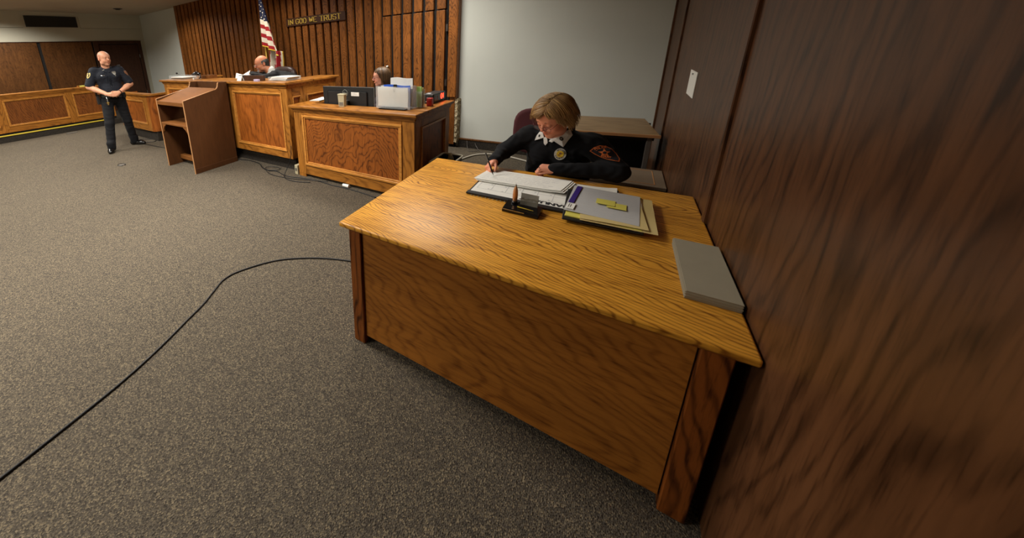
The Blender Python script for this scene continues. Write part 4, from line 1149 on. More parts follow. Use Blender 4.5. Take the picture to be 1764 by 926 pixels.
bm = BM(); Tk = frame_mat((0.0712, -0.13, 0.036), (0, 1, 0), (0, 0, 1), (1, 0, 0)); letters(bm, '1 1', 0.04, Tk, 0.0012, 0.18, gap=1.5); part('small_digits', bm, 'red_plastic', ck, label='dim red digits 1 1')
for z in (0.04, 0.065):
    bm = BM(); tube(bm, [(0.0, -0.171, z), (0.0, -0.178, z)], 0.009, 10); part('button', bm, 'steel', ck)
bm = BM(); box(bm, -0.02, 0.02, -0.174, -0.1695, 0.016, 0.026); part('label_plate', bm, 'paper', ck)
bm = BM(); box(bm, -0.03, 0.02, -0.14, -0.09, 0.105, 0.109); part('sticker', bm, 'paper_grey', ck)
ls = thing('loose_sheet', 'white sheets lying on the left ledge of the clerk desk', 'paper', (-3.19, 3.43, LZ), 0.1)
bm = BM()
for k in range(3): sheet(bm, (-0.07 + 0.01 * k, -0.1), (0.15, 0.01), (0.0, 0.26), 0.004 * k, 0.002, 4, 6, lambda u, v: 0.008 * v * v)
part('sheets', bm, 'paper', ls)
pt = thing('pencil_tray', 'flat black tray on the ledge under the file holder', 'tray', (-1.86, 3.135, LZ))
bm = BM(); box(bm, -0.15, 0.17, -0.035, 0.025, 0, 0.012, 0.003); part('tray', bm, 'gloss_black', pt)

# ------------------------------------------------------------------ on the judge's bench
BZ1 = BZ + 0.001
npb = thing('bench_nameplate', 'dark brown desk sign standing before the judge', 'sign', (-4.10, 3.12, BZ1))
bm = BM(); box(bm, -0.215, 0.215, -0.02, 0.02, 0, 0.072, 0.003); part('board', bm, 'door_dark', npb)
cd2 = thing('folded_card', 'small white tent card left of the dark desk sign', 'card', (-4.39, 3.09, BZ1))
bm = BM(); prism(bm, [(-0.03, 0), (-0.026, 0), (0.0, 0.064), (0.026, 0), (0.03, 0), (0.0, 0.07)], -0.05, 0.05, 'YZ'); part('card', bm, 'paper', cd2)
op = thing('open_papers', 'white papers held open in front of the judge', 'paper', (-4.74, 3.38, BZ1))
for x0, x1, tl, h in ((-0.19, -0.03, -0.35, 0.10), (-0.01, 0.17, 0.5, 0.09)):
    bm = BM(); T = Matrix.Translation((x0, 0, 0.003)) @ Matrix.Rotation(-tl * 0.6, 4, 'Y') @ Matrix.Rotation(-0.7, 4, 'X'); prism(bm, [(0, 0), (x1 - x0, 0.0), (x1 - x0, h), (0.0 if tl > 0 else -0.06, h * 0.9)], -0.002, 0.002, 'XZ', T=T)
    for v in bm.verts: v.co.z = max(v.co.z, 0.001)
    part('leaf', bm, 'paper', op)
bk = thing('black_ledger', 'black ledger standing between the tent card and the dark desk sign', 'book', (-4.48, 3.24, BZ1), 0.1)
bm = BM(); box(bm, -0.11, 0.11, -0.03, 0.03, 0, 0.068, 0.004); part('cover', bm, 'matt_black', bk)
bm = BM(); box(bm, -0.105, 0.105, -0.024, 0.024, 0.068, 0.0695); part('pages', bm, 'paper', bk)
jt = thing('letter_tray', 'letter tray with loose white papers at the right of the bench', 'tray', (-3.64, 3.27, BZ1))
bm = BM(); box(bm, -0.19, 0.19, -0.13, 0.13, 0.0, 0.006, 0.002); box(bm, -0.19, -0.185, -0.13, 0.13, 0.006, 0.05); box(bm, 0.185, 0.19, -0.13, 0.13, 0.006, 0.05); box(bm, -0.19, 0.19, 0.125, 0.13, 0.006, 0.05)
part('tray', bm, 'acrylic', jt)
for k in range(5):
    n = thing('paper_sheet', ['lowest sheet in the bench letter tray', 'second sheet up in the bench letter tray', 'third sheet up in the bench letter tray', 'fourth sheet up in the bench letter tray', 'top sheet of the bench letter tray, sticking out right'][k], 'paper', (-3.65 + 0.012 * k, 3.265, BZ1 + 0.0075 + 0.009 * k), random.uniform(-0.02, 0.02), 'sheets in the bench letter tray')
    bm = BM(); sheet(bm, (-0.165, -0.115), (0.33, 0), (0, 0.225), 0.0, 0.006, 8, 4, lambda u, v: 0.003 * math.sin(u * 4)); part('sheet', bm, 'paper' if k != 1 else 'paper_grey', n)
pf = thing('purple_slip', 'pale lilac slip beside the dark desk sign', 'paper', (-3.93, 3.02, BZ1))
bm = BM(); box(bm, -0.04, 0.05, -0.02, 0.02, 0, 0.03, 0.002); part('slip', bm, plain('lilac_card', rgb(176, 160, 186), 0.7), pf)
lt2 = thing('letter_tray', 'letter tray with papers at the left end of the bench', 'tray', (-6.36, 3.27, BZ1))
bm = BM(); box(bm, -0.33, 0.22, -0.12, 0.12, 0, 0.006, 0.002); box(bm, -0.33, -0.325, -0.12, 0.12, 0.006, 0.06); box(bm, -0.33, 0.22, 0.115, 0.12, 0.006, 0.06); part('tray', bm, 'acrylic', lt2)
for k in range(2):
    n = thing('paper_sheet', ['lower sheaf in the tray at the left end of the bench', 'upper sheaf in the tray at the left end of the bench'][k], 'paper', (-6.40, 3.26, BZ1 + 0.008 + 0.016 * k))
    bm = BM(); box(bm, -0.22, 0.24, -0.105, 0.105, 0, 0.013, 0.002); part('sheets', bm, 'paper' if k else 'laminate_grey', n)
jg = thing('lidded_jug', 'glass jug with dark lid and black handle on the bench', 'jug', (-5.73, 3.17, BZ1))
bm = BM(); lathe(bm, [(0.055, 0), (0.065, 0.01), (0.07, 0.05), (0.062, 0.075)], 20); part('glass_body', bm, 'acrylic', jg, True)
bm = BM(); lathe(bm, [(0.066, 0.075), (0.078, 0.085), (0.07, 0.105), (0.03, 0.12), (0.012, 0.125), (0.014, 0.135), (0.0, 0.138)], 20); part('lid', bm, 'gloss_black', jg, True)
bm = BM(); tube(bm, [(0.06, 0, 0.08), (0.11, 0, 0.075), (0.11, 0, 0.03), (0.06, 0, 0.02)], 0.009, 8, smooth=4); part('handle', bm, 'gloss_black', jg, True)
bm = BM(); box(bm, -0.012, 0.012, -0.075, -0.06, 0.0, 0.03, 0.002); part('spout_tag', bm, 'paper', jg)
wx = thing('wooden_tray', 'shallow brown wooden tray behind the jug', 'tray', (-5.72, 3.38, BZ1))
bm = BM(); box(bm, -0.16, 0.16, -0.08, -0.068, 0, 0.055, 0.003); box(bm, -0.16, 0.16, 0.058, 0.07, 0, 0.055, 0.003); box(bm, -0.16, -0.148, -0.068, 0.058, 0, 0.055); box(bm, 0.148, 0.16, -0.068, 0.058, 0, 0.055); box(bm, -0.148, 0.148, -0.068, 0.058, 0, 0.01)
part('tray', bm, 'lecternX', wx)
mc = thing('gooseneck_microphone', 'thin gooseneck microphone at the left end of the bench', 'microphone', (-6.70, 3.45, BZ1))
bm = BM(); lathe(bm, [(0.04, 0), (0.04, 0.01), (0.012, 0.016)], 16); part('base', bm, 'black', mc, True)
bm = BM(); tube(bm, [(0, 0, 0.015), (-0.02, 0, 0.04), (-0.12, 0, 0.05), (-0.26, 0, 0.075)], 0.004, 6, smooth=5); part('neck', bm, 'black', mc, True)
bm = BM(); ball(bm, (-0.275, 0, 0.082), (0.022, 0.018, 0.018)); part('foam_tip', bm, 'black', mc, True)

# judge's chair
jc = thing('leather_chair', 'high-backed dark leather chair behind the judge', 'chair', (-4.90, 4.42, 0.18))
bm = BM(); N = 32
out = [(0.30 * (abs(math.cos(a)) ** 0.45) * (1 if math.cos(a) > 0 else -1), 0.34 * (abs(math.sin(a)) ** 0.5) * (1 if math.sin(a) > 0 else -1)) for a in np.linspace(0, 2 * PI, N, endpoint=False)]
rings = []
for (y, s) in ((0.06, 0.82), (0.05, 0.95), (0.0, 1.0), (-0.05, 0.95), (-0.06, 0.82)):
    rings.append([bm.verts.new((p[0] * s, y, 0.835 + p[1] * s)) for p in out])
for A, B in zip(rings, rings[1:]):
    for k in range(N): bm.faces.new((A[k], A[(k + 1) % N], B[(k + 1) % N], B[k]))
bm.faces.new(rings[0][::-1]); bm.faces.new(rings[-1]); part('backrest', bm, 'leather', jc, True)
bm = BM(); rings = []
for (z, s) in ((0.40, 0.9), (0.43, 1.0), (0.48, 1.0), (0.50, 0.9)):
    rings.append([bm.verts.new((p[0] * s, -0.28 + p[1] * 0.8 * s, z)) for p in out])
for A, B in zip(rings, rings[1:]):
    for k in range(N): bm.faces.new((A[k], A[(k + 1) % N], B[(k + 1) % N], B[k]))
bm.faces.new(rings[0][::-1]); bm.faces.new(rings[-1]); part('seat', bm, 'leather', jc, True)
bm = BM(); tube(bm, [(0, -0.25, 0.08), (0, -0.25, 0.41)], 0.028, 12); part('column', bm, 'black', jc, True)
for k in range(5):
    a = 2 * PI * k / 5; bm = BM(); tube(bm, [(0, -0.25, 0.10), (0.28 * math.cos(a), -0.25 + 0.28 * math.sin(a), 0.02)], [0.025, 0.018], 8); part('leg', bm, 'black', jc, True)
pl = BM(); box(pl, -6.72, -3.42, 4.94, 5.10, 0.0, 0.18); struct('trim_6', pl, 'carpet_dark')

# flag
fl = thing('flag_on_pole', 'United States flag hanging from a pole behind the judge', 'flag', (-5.70, 4.70, 0.0))
bm = BM(); tube(bm, [(0, 0, 0.24), (0, 0, 2.75)], 0.014, 10); part('pole', bm, 'brass', fl, True)
bm = BM(); lathe(bm, [(0.17, 0.182), (0.17, 0.21), (0.05, 0.24), (0.02, 0.27)], 24); part('base', bm, 'brass', fl, True)
bm = BM(); lathe(bm, [(0.012, 2.75), (0.03, 2.78), (0.02, 2.81), (0.004, 2.86)], 12); part('finial', bm, 'gold', fl, True)
# cloth hangs from the pole in a narrow draped triangle; t runs down the hoist, u across to the free edge
def flag_pt(u, t):
    x = 0.02 + u * (0.02 + 0.42 * t)
    z = 2.74 - 0.99 * t - u * (0.02 + 0.17 * t) + 0.02 * math.sin(u * 9 + t * 3) * u
    y = -0.05 - 0.045 * math.sin(u * 13 + t * 2.0) * (0.3 + 0.7 * t)
    return (x, y, z)
def tail_pt(u, t):
    x = 0.10 + u * 0.30 + 0.05 * t * (u - 0.2) - 0.05 * t * t
    z = 1.72 - 0.10 * u - 0.52 * t * (1.0 - 0.25 * u)
    y = 0.03 - 0.05 * math.sin(u * 11 + t)
    return (x, y, z)
bm = BM()
def cloth_grid(fn, nu, nv, mat):
    g = [[bm.verts.new(fn(u / nu, v / nv)) for v in range(nv + 1)] for u in range(nu + 1)]
    for u in range(nu):
        for v in range(nv):
            f = bm.faces.new((g[u][v], g[u + 1][v], g[u + 1][v + 1], g[u][v + 1])); f.material_index = mat((u + .5) / nu, (v + .5) / nv)
cloth_grid(flag_pt, 36, 65, lambda u, t: 2 if t < 0.50 else (1 if int((t - 0.50) / 0.0834) % 2 == 0 else 0))
cloth_grid(tail_pt, 30, 20, lambda u, t: 0 if int((u + 0.12 * t) * 5.5) % 2 == 0 else 1)
fc = part('cloth', bm, ['flag_red', 'flag_white', 'flag_blue'], fl, True)
md = fc.modifiers.new('thickness', 'SOLIDIFY'); md.thickness = 0.002
bm = BM()
for r_i in range(7):
    for c_i in range(4):
        u = 0.14 + (c_i + (0.5 if r_i % 2 else 0)) * 0.22; v = 0.12 + r_i * 0.056
        if u > 0.95: continue
        p = Vector(flag_pt(u, v)); pu = Vector(flag_pt(u + .01, v)) - p; pv = Vector(flag_pt(u, v + .01)) - p
        n = pu.cross(pv).normalized(); n = n if n.y < 0 else -n
        pu.normalize(); w = n.cross(pu); R_ = 0.010 + 0.016 * v
        c = bm.verts.new(p + n * 0.006)
        vs = [bm.verts.new(p + n * 0.006 + (pu * math.cos(k * PI / 5) + w * math.sin(k * PI / 5)) * (R_ if k % 2 == 0 else R_ * 0.5)) for k in range(10)]
        for k in range(10): bm.faces.new((c, vs[k], vs[(k + 1) % 10]))
part('star', bm, 'flag_white', fl, kind='stuff', label='white stars')
bm = BM()
tube(bm, [Vector(flag_pt(u / 40, 1.0)) for u in range(41)], 0.013, 6); tube(bm, [Vector(tail_pt(1.0, v / 20)) for v in range(21)], 0.010, 6)
part('fringe', bm, 'gold', fl, True, label='gold fringe', kind='stuff')

# ------------------------------------------------------------------ cables and small floor things
def cable(name, label, pts, r=0.005, mat='rubber', cat='cable', group=None, n=8):
    o = thing(name, label, cat, (pts[0][0], pts[0][1], 0.0), 0, group)
    bm = BM(); tube(bm, [(p[0], p[1], (p[2] if len(p) > 2 else r + 0.001)) for p in pts], r, 6, smooth=n); shift(bm, (pts[0][0], pts[0][1], 0)); part('cord', bm, mat, o, True); return o
cable('floor_cable', 'black cable curving over the carpet to the foreground desk', [(-2.3, -3.85), (-2.1, -2.2), (-1.75, -0.9), (-1.80, 0.2), (-1.97, 0.80), (-2.05, 0.98), (-2.115, 1.12), (-2.09, 1.27), (-1.96, 1.5), (-1.74, 1.68), (-1.49, 1.8), (-1.1, 1.93), (-0.9, 2.0)], 0.0058)
cable('floor_cable', 'black cable running from the lectern foot along the bench to the clerk desk', [(-4.6, 3.0), (-4.42, 3.06), (-4.15, 3.04), (-4.04, 3.0), (-3.9, 2.93), (-3.74, 2.90), (-3.6, 2.93), (-3.35, 2.87), (-3.1, 2.92), (-2.87, 2.95), (-2.6, 2.93), (-2.45, 2.94), (-2.2, 2.93), (-1.95, 2.9)], 0.006)
cable('looped_cable', 'thin black loop of cable lying before the bench', [(-4.0, 2.96, 0.017), (-3.78, 2.88, 0.018), (-3.62, 2.95, 0.018), (-3.66, 3.03, 0.018), (-3.8, 3.02, 0.018), (-3.86, 2.94, 0.018), (-3.7, 2.84, 0.012), (-3.5, 2.80, 0.008), (-3.2, 2.84, 0.008), (-2.95, 2.90, 0.018), (-2.7, 2.97, 0.02)], 0.0045)
cable('hanging_cable', 'black cable dropping down the corner of the bench to the floor', [(-3.33, 2.985, 0.40), (-3.335, 2.98, 0.3), (-3.36, 2.97, 0.2), (-3.40, 2.955, 0.1), (-3.41, 2.90, 0.02), (-3.3, 2.80, 0.008), (-3.1, 2.79, 0.008), (-2.9, 2.86, 0.008)], 0.005)
cable('pale_cable', 'pale grey cable on the dark floor behind the foreground desk', [(-1.70, 4.30, 0.013), (-1.62, 4.60, 0.013), (-1.54, 4.84, 0.013), (-1.44, 4.97, 0.013), (-1.28, 5.04, 0.013), (-1.1, 5.02, 0.013), (-0.8, 4.9, 0.013)], 0.012, 'grey_cable')
cable('coiled_cable', 'dark tangle of thin cable by the skirting of the pale wall', [(-1.75, 5.2, 0.12), (-1.72, 5.15, 0.02), (-1.66, 5.05, 0.008), (-1.55, 5.12, 0.01), (-1.6, 5.18, 0.06), (-1.62, 5.19, 0.10), (-1.56, 5.16, 0.02), (-1.45, 5.05, 0.01), (-1.35, 5.1, 0.01), (-1.42, 5.15, 0.02)], 0.004, 'grey_metal')
cable('floor_cable', 'thin black cable on the floor beside the officer', [(-8.5, 3.0), (-8.2, 2.85), (-7.9, 2.80), (-7.7, 2.9), (-7.45, 3.0), (-7.28, 2.90), (-7.35, 2.80), (-7.5, 2.72), (-7.2, 2.70), (-6.6, 2.75), (-5.6, 2.85)], 0.0055)
ol = thing('floor_outlet', 'small dark cable ring lying on the carpet left of the lectern', 'floor outlet', (-6.13, 1.88, 0.0))
bm = BM(); lathe(bm, [(0.045, 0), (0.045, 0.006), (0.03, 0.008)], 20); part('cover', bm, 'grey_metal', ol, True)
bm = BM(); tube(bm, [(0.07 * math.cos(a) * (1.2), 0.05 * math.sin(a), 0.006) for a in np.linspace(0.3, 2 * PI - 0.2, 20)], 0.004, 6); part('cord', bm, 'rubber', ol, True)
ob = thing('power_box', 'cream power box on the floor between the bench and the clerk desk', 'power box', (-3.29, 3.05, 0.0))
bm = BM(); box(bm, -0.028, 0.028, -0.05, 0.05, 0, 0.13, 0.004); part('case', bm, 'cream_plastic', ob)
bm = BM(); box(bm, -0.015, 0.015, -0.054, -0.049, 0.05, 0.09, 0.001); part('socket', bm, 'grey_metal', ob)
wp = thing('white_cup', 'small white plastic scrap under the front of the clerk desk', 'cup', (-2.42, 2.975, 0.0))
bm = BM(); T = Matrix.Rotation(PI / 2, 4, 'Y'); lathe(bm, [(0.018, -0.045), (0.022, 0.045)], 14, T=Matrix.Translation((0, 0, 0.023)) @ T); part('cup', bm, 'paper', wp, 'auto')
fs = thing('floor_scrap', 'small grey scrap on the carpet along the jury platform', 'floor box', (-10.3, 2.3, 0.0))
bm = BM(); box(bm, -0.05, 0.05, -0.1, 0.1, 0, 0.015, 0.004); part('plate', bm, 'grey_metal', fs)
nt = thing('wall_notice', 'white paper notice on the dark right wall', 'notice', (R_X - 0.002, 3.24, 1.245))
bm = BM(); box(bm, -0.003, 0.001, -0.12, 0.16, -0.085, 0.08); part('sheet', bm, 'paper', nt)
bm = BM(); tube(bm, [(-0.003, 0.02, 0.06), (-0.01, 0.02, 0.06)], 0.006, 8); part('pin', bm, 'steel', nt)
# ------------------------------------------------------------------ people
def nrm(v): v = np.array(v, float); return v / np.linalg.norm(v)
class Frame:
    """o origin, Y forward, Z up, X to the person's right"""
    def __init__(s, o, f, up=(0, 0, 1), k=1.0):
        s.o = np.array(o, float); s.Y = nrm(f); s.X = nrm(np.cross(s.Y, nrm(up))); s.Z = np.cross(s.X, s.Y); s.k = k
        s.R = np.array([s.X, s.Y, s.Z])
    def p(s, x, y, z): return s.o + s.k * (x * s.X + y * s.Y + z * s.Z)
    def loc(s, V): return (V - s.o) @ s.R.T / s.k
    def mat(s): return frame_mat(s.o, s.X, s.Y, s.Z)

def head_prims(F, h, neck_to, fem=False, ear=True, lids=False, jaw=1.0):
    k = h.k; p = h.p
    F.ell(p(0, -0.015, 0.035), np.array((0.076, 0.097, 0.088)) * k, h.R, 0.01)
    F.ell(p(0, 0.028, -0.035), np.array((0.060 * jaw, 0.062, 0.078)) * k, h.R, 0.03 * k)
    F.ell(p(0, 0.050, 0.035), np.array((0.060, 0.045, 0.050)) * k, h.R, 0.03 * k)
    F.ell(p(0, 0.066, -0.098), np.array((0.024 * jaw, 0.020, 0.019)) * k, h.R, 0.03 * k)
    for s in (-1, 1):
        F.ell(p(s * 0.036, 0.056, -0.036), np.array((0.024, 0.026, 0.026)) * k, h.R, 0.022 * k)
        F.ell(p(s * 0.048 * jaw, 0.012, -0.072), np.array((0.018, 0.034, 0.022)) * k, h.R, 0.025 * k)
    F.cone(p(-0.030, 0.083, 0.026), p(0.030, 0.083, 0.026), 0.011 * k, None, 0.016 * k)
    for s in (-1, 1): F.ell(p(s * 0.031, 0.101, 0.004), np.array((0.017, 0.016, 0.012)) * k, h.R, 0.012 * k, True)
    F.cone(p(0, 0.090, 0.014), p(0, 0.112, -0.024), 0.0075 * k, 0.0105 * k, 0.010 * k)
    for s in (-1, 1): F.ell(p(s * 0.0125, 0.099, -0.030), np.array((0.0075, 0.010, 0.0065)) * k, h.R, 0.006 * k)
    F.cone(p(-0.020, 0.088, -0.056), p(0.020, 0.088, -0.056), 0.0058 * k, None, 0.007 * k)
    F.ell(p(0, 0.094, -0.0555), np.array((0.016, 0.0075, 0.0048)) * k, h.R, 0.006 * k)
    F.ell(p(0, 0.0925, -0.0665), np.array((0.015, 0.0078, 0.0058)) * k, h.R, 0.006 * k)
    F.ell(p(0, 0.1035, -0.0605), np.array((0.020, 0.006, 0.0012)) * k, h.R, 0.003 * k, True)
    if not lids:
        for s in (-1, 1):
            F.ell(p(s * 0.031, 0.0775, 0.0085), np.array((0.0155, 0.0145, 0.0075)) * k, h.R, 0.003 * k); F.ell(p(s * 0.031, 0.0770, -0.0070), np.array((0.0145, 0.0135, 0.0055)) * k, h.R, 0.003 * k)
    if lids:
        for s in (-1, 1): F.ell(p(s * 0.031, 0.0800, 0.002), np.array((0.0150, 0.0150, 0.0135)) * k, h.R, 0.006 * k)
    if ear:
        for s in (-1, 1):
            F.ell(p(s * 0.080, -0.012, -0.004), np.array((0.0085, 0.019, 0.031)) * k, h.R, 0.010 * k)
            F.ell(p(s * 0.087, -0.006, 0.004), np.array((0.005, 0.009, 0.014)) * k, h.R, 0.006 * k, True)
    F.cone(p(0, -0.022, -0.055), neck_to, 0.054 * k, 0.062 * k, 0.03 * k)

def head_tint(h, beard=0.0, scalp=0.0, blush=0.5):
    def fn(V):
        L = h.loc(V); x, y, z = L[:, 0], L[:, 1], L[:, 2]
        T = np.ones((len(V), 3))
        def app(w, c): T[:] = T * (1 - w[:, None]) + np.array(c) * T * w[:, None]
        lips = np.exp(-((x / 0.021) ** 4 + ((z + 0.061) / 0.010) ** 4)) * (y > 0.07)
        app(lips * 0.8, (0.80, 0.50, 0.48))
        mouth = np.exp(-((x / 0.021) ** 6 + ((z + 0.0605) / 0.0018) ** 2)) * (y > 0.07)
        app(mouth * 0.8, (0.35, 0.2, 0.2))
        for s in (-1, 1): app(np.exp(-(((x - s * 0.042) / 0.024) ** 2 + ((z + 0.035) / 0.022) ** 2)) * (y > 0.03) * blush, (1.0, 0.74, 0.70))
        app(np.exp(-((x / 0.018) ** 2 + ((z + 0.026) / 0.014) ** 2)) * (y > 0.09) * blush, (1.0, 0.76, 0.72))
        near = (np.linalg.norm(L, axis=1) < 0.16)
        app(((np.abs(x) > 0.074) & near & (np.abs(z) < 0.05) & (y < 0.02)).astype(float) * 0.6, (1.0, 0.72, 0.66))
        if beard:
            w = np.clip((-0.030 - z) / 0.02, 0, 1) * np.clip((y - 0.0) / 0.03, 0, 1) * (z > -0.13)
            app(w * beard, (0.62, 0.60, 0.60))
        if scalp:
            w = np.clip((0.045 - y) / 0.02, 0, 1) * np.clip((z + 0.01) / 0.02, 0, 1) * np.clip((0.085 - z) / 0.03, 0, 1) * near * (np.abs(x) < 0.078)
            app(w * scalp, (0.62, 0.55, 0.52))
        return T
    return fn

def eyes(par, origin, h, look=(0, 1, 0), open_=True, sz=0.0118):
    for s in (-1, 1):
        c = h.p(s * 0.031, 0.0785, 0.003)
        bm = BM(); ball(bm, c, sz * h.k, u=16, v=12)
        d = Vector(h.R.T @ nrm(look))
        for f in bm.faces: f.material_index = 1 if (f.calc_center_median() - Vector(c)).normalized().dot(d) > 0.86 else 0
        shift(bm, origin); part('eye', bm, ['eye_white', 'iris'], par, True)
def brows(par, origin, h, mat='brow', drop=0.0):
    for s in (-1, 1):
        bm = BM(); tube(bm, [h.p(s * 0.014, 0.0965, 0.0215), h.p(s * 0.028, 0.0955, 0.0275), h.p(s * 0.044, 0.082, 0.022)], [0.0022 * h.k, 0.0032 * h.k, 0.0012 * h.k], 6, smooth=4)
        shift(bm, origin); part('eyebrow', bm, mat, par, True)

def glasses(par, origin, h, mat, drop=0.0, r=0.0011, w=0.026, hh=0.014):
    g = None
    y0 = 0.110
    bm = BM()
    for s in (-1, 1):
        pts = []
        for k in range(20):
            a = 2 * PI * k / 20
            cx = s * 0.032 + w * abs(math.cos(a)) ** 0.7 * (1 if math.cos(a) > 0 else -1)
            pts.append(h.p(cx, y0 - 0.18 * abs(cx) ** 1.5 * 1.0, 0.0 - drop + hh * abs(math.sin(a)) ** 0.8 * (1 if math.sin(a) > 0 else -1)))
        tube(bm, pts, r * h.k, 6, closed=True)
        e = s * (0.032 + w)
        tube(bm, [h.p(e, y0 - 0.18 * abs(e) ** 1.5, 0.004 - drop), h.p(s * 0.074, y0 - 0.03, 0.006), h.p(s * 0.083, 0.0, 0.012), h.p(s * 0.084, -0.02, 0.0)], r * 1.2 * h.k, 6, smooth=4)
    tube(bm, [h.p(-0.008, y0, 0.003 - drop), h.p(0, y0 + 0.003, 0.006 - drop), h.p(0.008, y0, 0.003 - drop)], r * h.k, 6, smooth=3)
    shift(bm, origin); g = part('spectacles', bm, mat, par, True)
    for s in (-1, 1):
        bm = BM(); vs = []
        for k in range(20):
            a = 2 * PI * k / 20
            cx = s * 0.032 + (w - 0.001) * abs(math.cos(a)) ** 0.7 * (1 if math.cos(a) > 0 else -1)
            vs.append(bm.verts.new(h.p(cx, y0 - 0.18 * abs(cx) ** 1.5, 0.0 - drop + (hh - 0.001) * abs(math.sin(a)) ** 0.8 * (1 if math.sin(a) > 0 else -1))))
        bm.faces.new(vs); shift(bm, origin); part('lens', bm, 'lens', g)

def hand_prims(F, w, d, n, s, curls, thumb=(0.5, 0.6, 0.25), k=1.0, spread=1.0, thumb_curl=0.35):
    """w wrist, d along the hand, n palm normal, s toward the thumb"""
    w = np.array(w, float); d = nrm(d); n = nrm(np.array(n) - np.dot(n, d) * d); s_ = nrm(np.array(s) - np.dot(s, d) * d - np.dot(s, n) * n)
    tips = []
    F.cone(w - d * 0.03 * k, w + d * 0.01 * k, 0.026 * k, 0.026 * k, 0.01, flat=(n, 1.25))
    for i, off in enumerate((0.030, 0.010, -0.011, -0.030)):
        base = w + d * 0.012 * k + s_ * off * 0.6 * k
        kn = w + d * (0.084, 0.088, 0.084, 0.076)[i] * k + s_ * off * k * spread
        F.cone(base, kn, 0.0165 * k, 0.0115 * k, 0.012 * k)
        L = np.array(((0.040, 0.025, 0.020), (0.044, 0.028, 0.021), (0.041, 0.026, 0.020), (0.033, 0.020, 0.018))[i]) * k
        p0 = kn; a = 0.0; c = curls[i] if isinstance(curls[0], (list, tuple)) else curls
        for j in range(3):
            a += c[j]; dd = d * math.cos(a) + n * math.sin(a) + s_ * off * 0.8 * (spread - 1)
            p1 = p0 + nrm(dd) * L[j]
            r0 = (0.0095, 0.0086, 0.0078)[j] * k * (0.92 if i == 3 else 1); r1 = (0.0086, 0.0078, 0.0066)[j] * k * (0.92 if i == 3 else 1)
            F.cone(p0, p1, r0, r1, 0.0035 * k); p0 = p1
        tips.append(p0)
    t0 = w + d * 0.018 * k + s_ * 0.022 * k + n * 0.006 * k
    td = nrm(d * thumb[0] + s_ * thumb[1] + n * thumb[2]); t1 = t0 + td * 0.040 * k
    F.cone(t0, t1, 0.0155 * k, 0.0115 * k, 0.010 * k)
    td2 = nrm(td + d * thumb_curl + n * 0.2); t2 = t1 + td2 * 0.030 * k; F.cone(t1, t2, 0.0108 * k, 0.0095 * k, 0.004)
    td3 = nrm(td2 + d * thumb_curl - s_ * 0.35 + n * 0.15); t3 = t2 + td3 * 0.024 * k; F.cone(t2, t3, 0.0095 * k, 0.0075 * k, 0.004)
    return tips + [t3]

def folds(amp, sc, seed=0.0):
    def fn(X, Y, Z):
        a = np.sin((X * 1.1 + Z * 0.8 + 0.06 * np.sin(Z * 31 + Y * 17 + seed)) * sc + seed)
        b = np.sin((Z * 1.3 - Y * 0.9 + 0.05 * np.sin(X * 27 + seed * 2)) * sc * 0.8 + seed * 3)
        return amp * (a * b)
    return fn

def strands(name, par, origin, h, mat, n, th0, th1, az, rad, length_fn=None, r=0.0026, jit=0.004, seg=9, drift=0.0, seed=1, centre=(0, -0.015, 0.03), tipin=0.0):
    """hair locks laid over the skull: theta from the crown, azimuth from the face (0) to the nape (pi)"""
    rg = random.Random(seed); V = []; Fc = []; T = []
    for q in range(n):
        a0 = az(rg); t0 = th0(a0, rg); t1 = th1(a0, rg); jr = rg.uniform(-jit, jit); tone = 0.22 + 0.6 * rg.random() + 0.18 * math.sin(a0 * 9)
        dr = drift(a0, rg) if callable(drift) else drift; k0 = len(V); rr = r * rg.uniform(0.7, 1.3)
        pts = []
        for i in range(seg + 1):
            t = i / seg; th = t0 + (t1 - t0) * t; a = a0 + dr * t * t
            pts.append(rad(th, a, t, jr))
        P = [h.p(centre[0] + p[0], centre[1] + p[1], centre[2] + p[2]) for p in pts]
        for i, p in enumerate(P):
            dd = P[min(i + 1, seg)] - P[max(i - 1, 0)]; dd /= np.linalg.norm(dd) + 1e-9
            out = p - h.p(*centre); sx = np.cross(dd, out); sx /= np.linalg.norm(sx) + 1e-9; ox = np.cross(sx, dd)
            w = rr * h.k * (0.12 + 0.88 * math.sin(PI * min(1, 0.22 + 0.76 * i / seg)))
            for (c, s) in ((1.5, 0), (0, 1), (-1.5, 0), (0, -1)):
                V.append(p + sx * c * w + ox * s * w * 0.7); T.append(tone * (0.75 + 0.25 * math.sin(i * 1.3 + q)))
        for i in range(seg):
            for c in range(4):
                a_, b_ = k0 + i * 4 + c, k0 + i * 4 + (c + 1) % 4
                Fc.append((a_, b_, b_ + 4, a_ + 4))
    V = np.array(V); Fc = np.array(Fc)
    o, _, _ = mesh_np(name, [(V, Fc)], mat, par, origin, relax=0)
    ca = o.data.color_attributes['tint']; T = np.array(T); A = np.ones((len(T), 4), dtype=np.float32); A[:, 0] = T; A[:, 1] = T; A[:, 2] = T
    ca.data.foreach_set('color', A.ravel()); return o

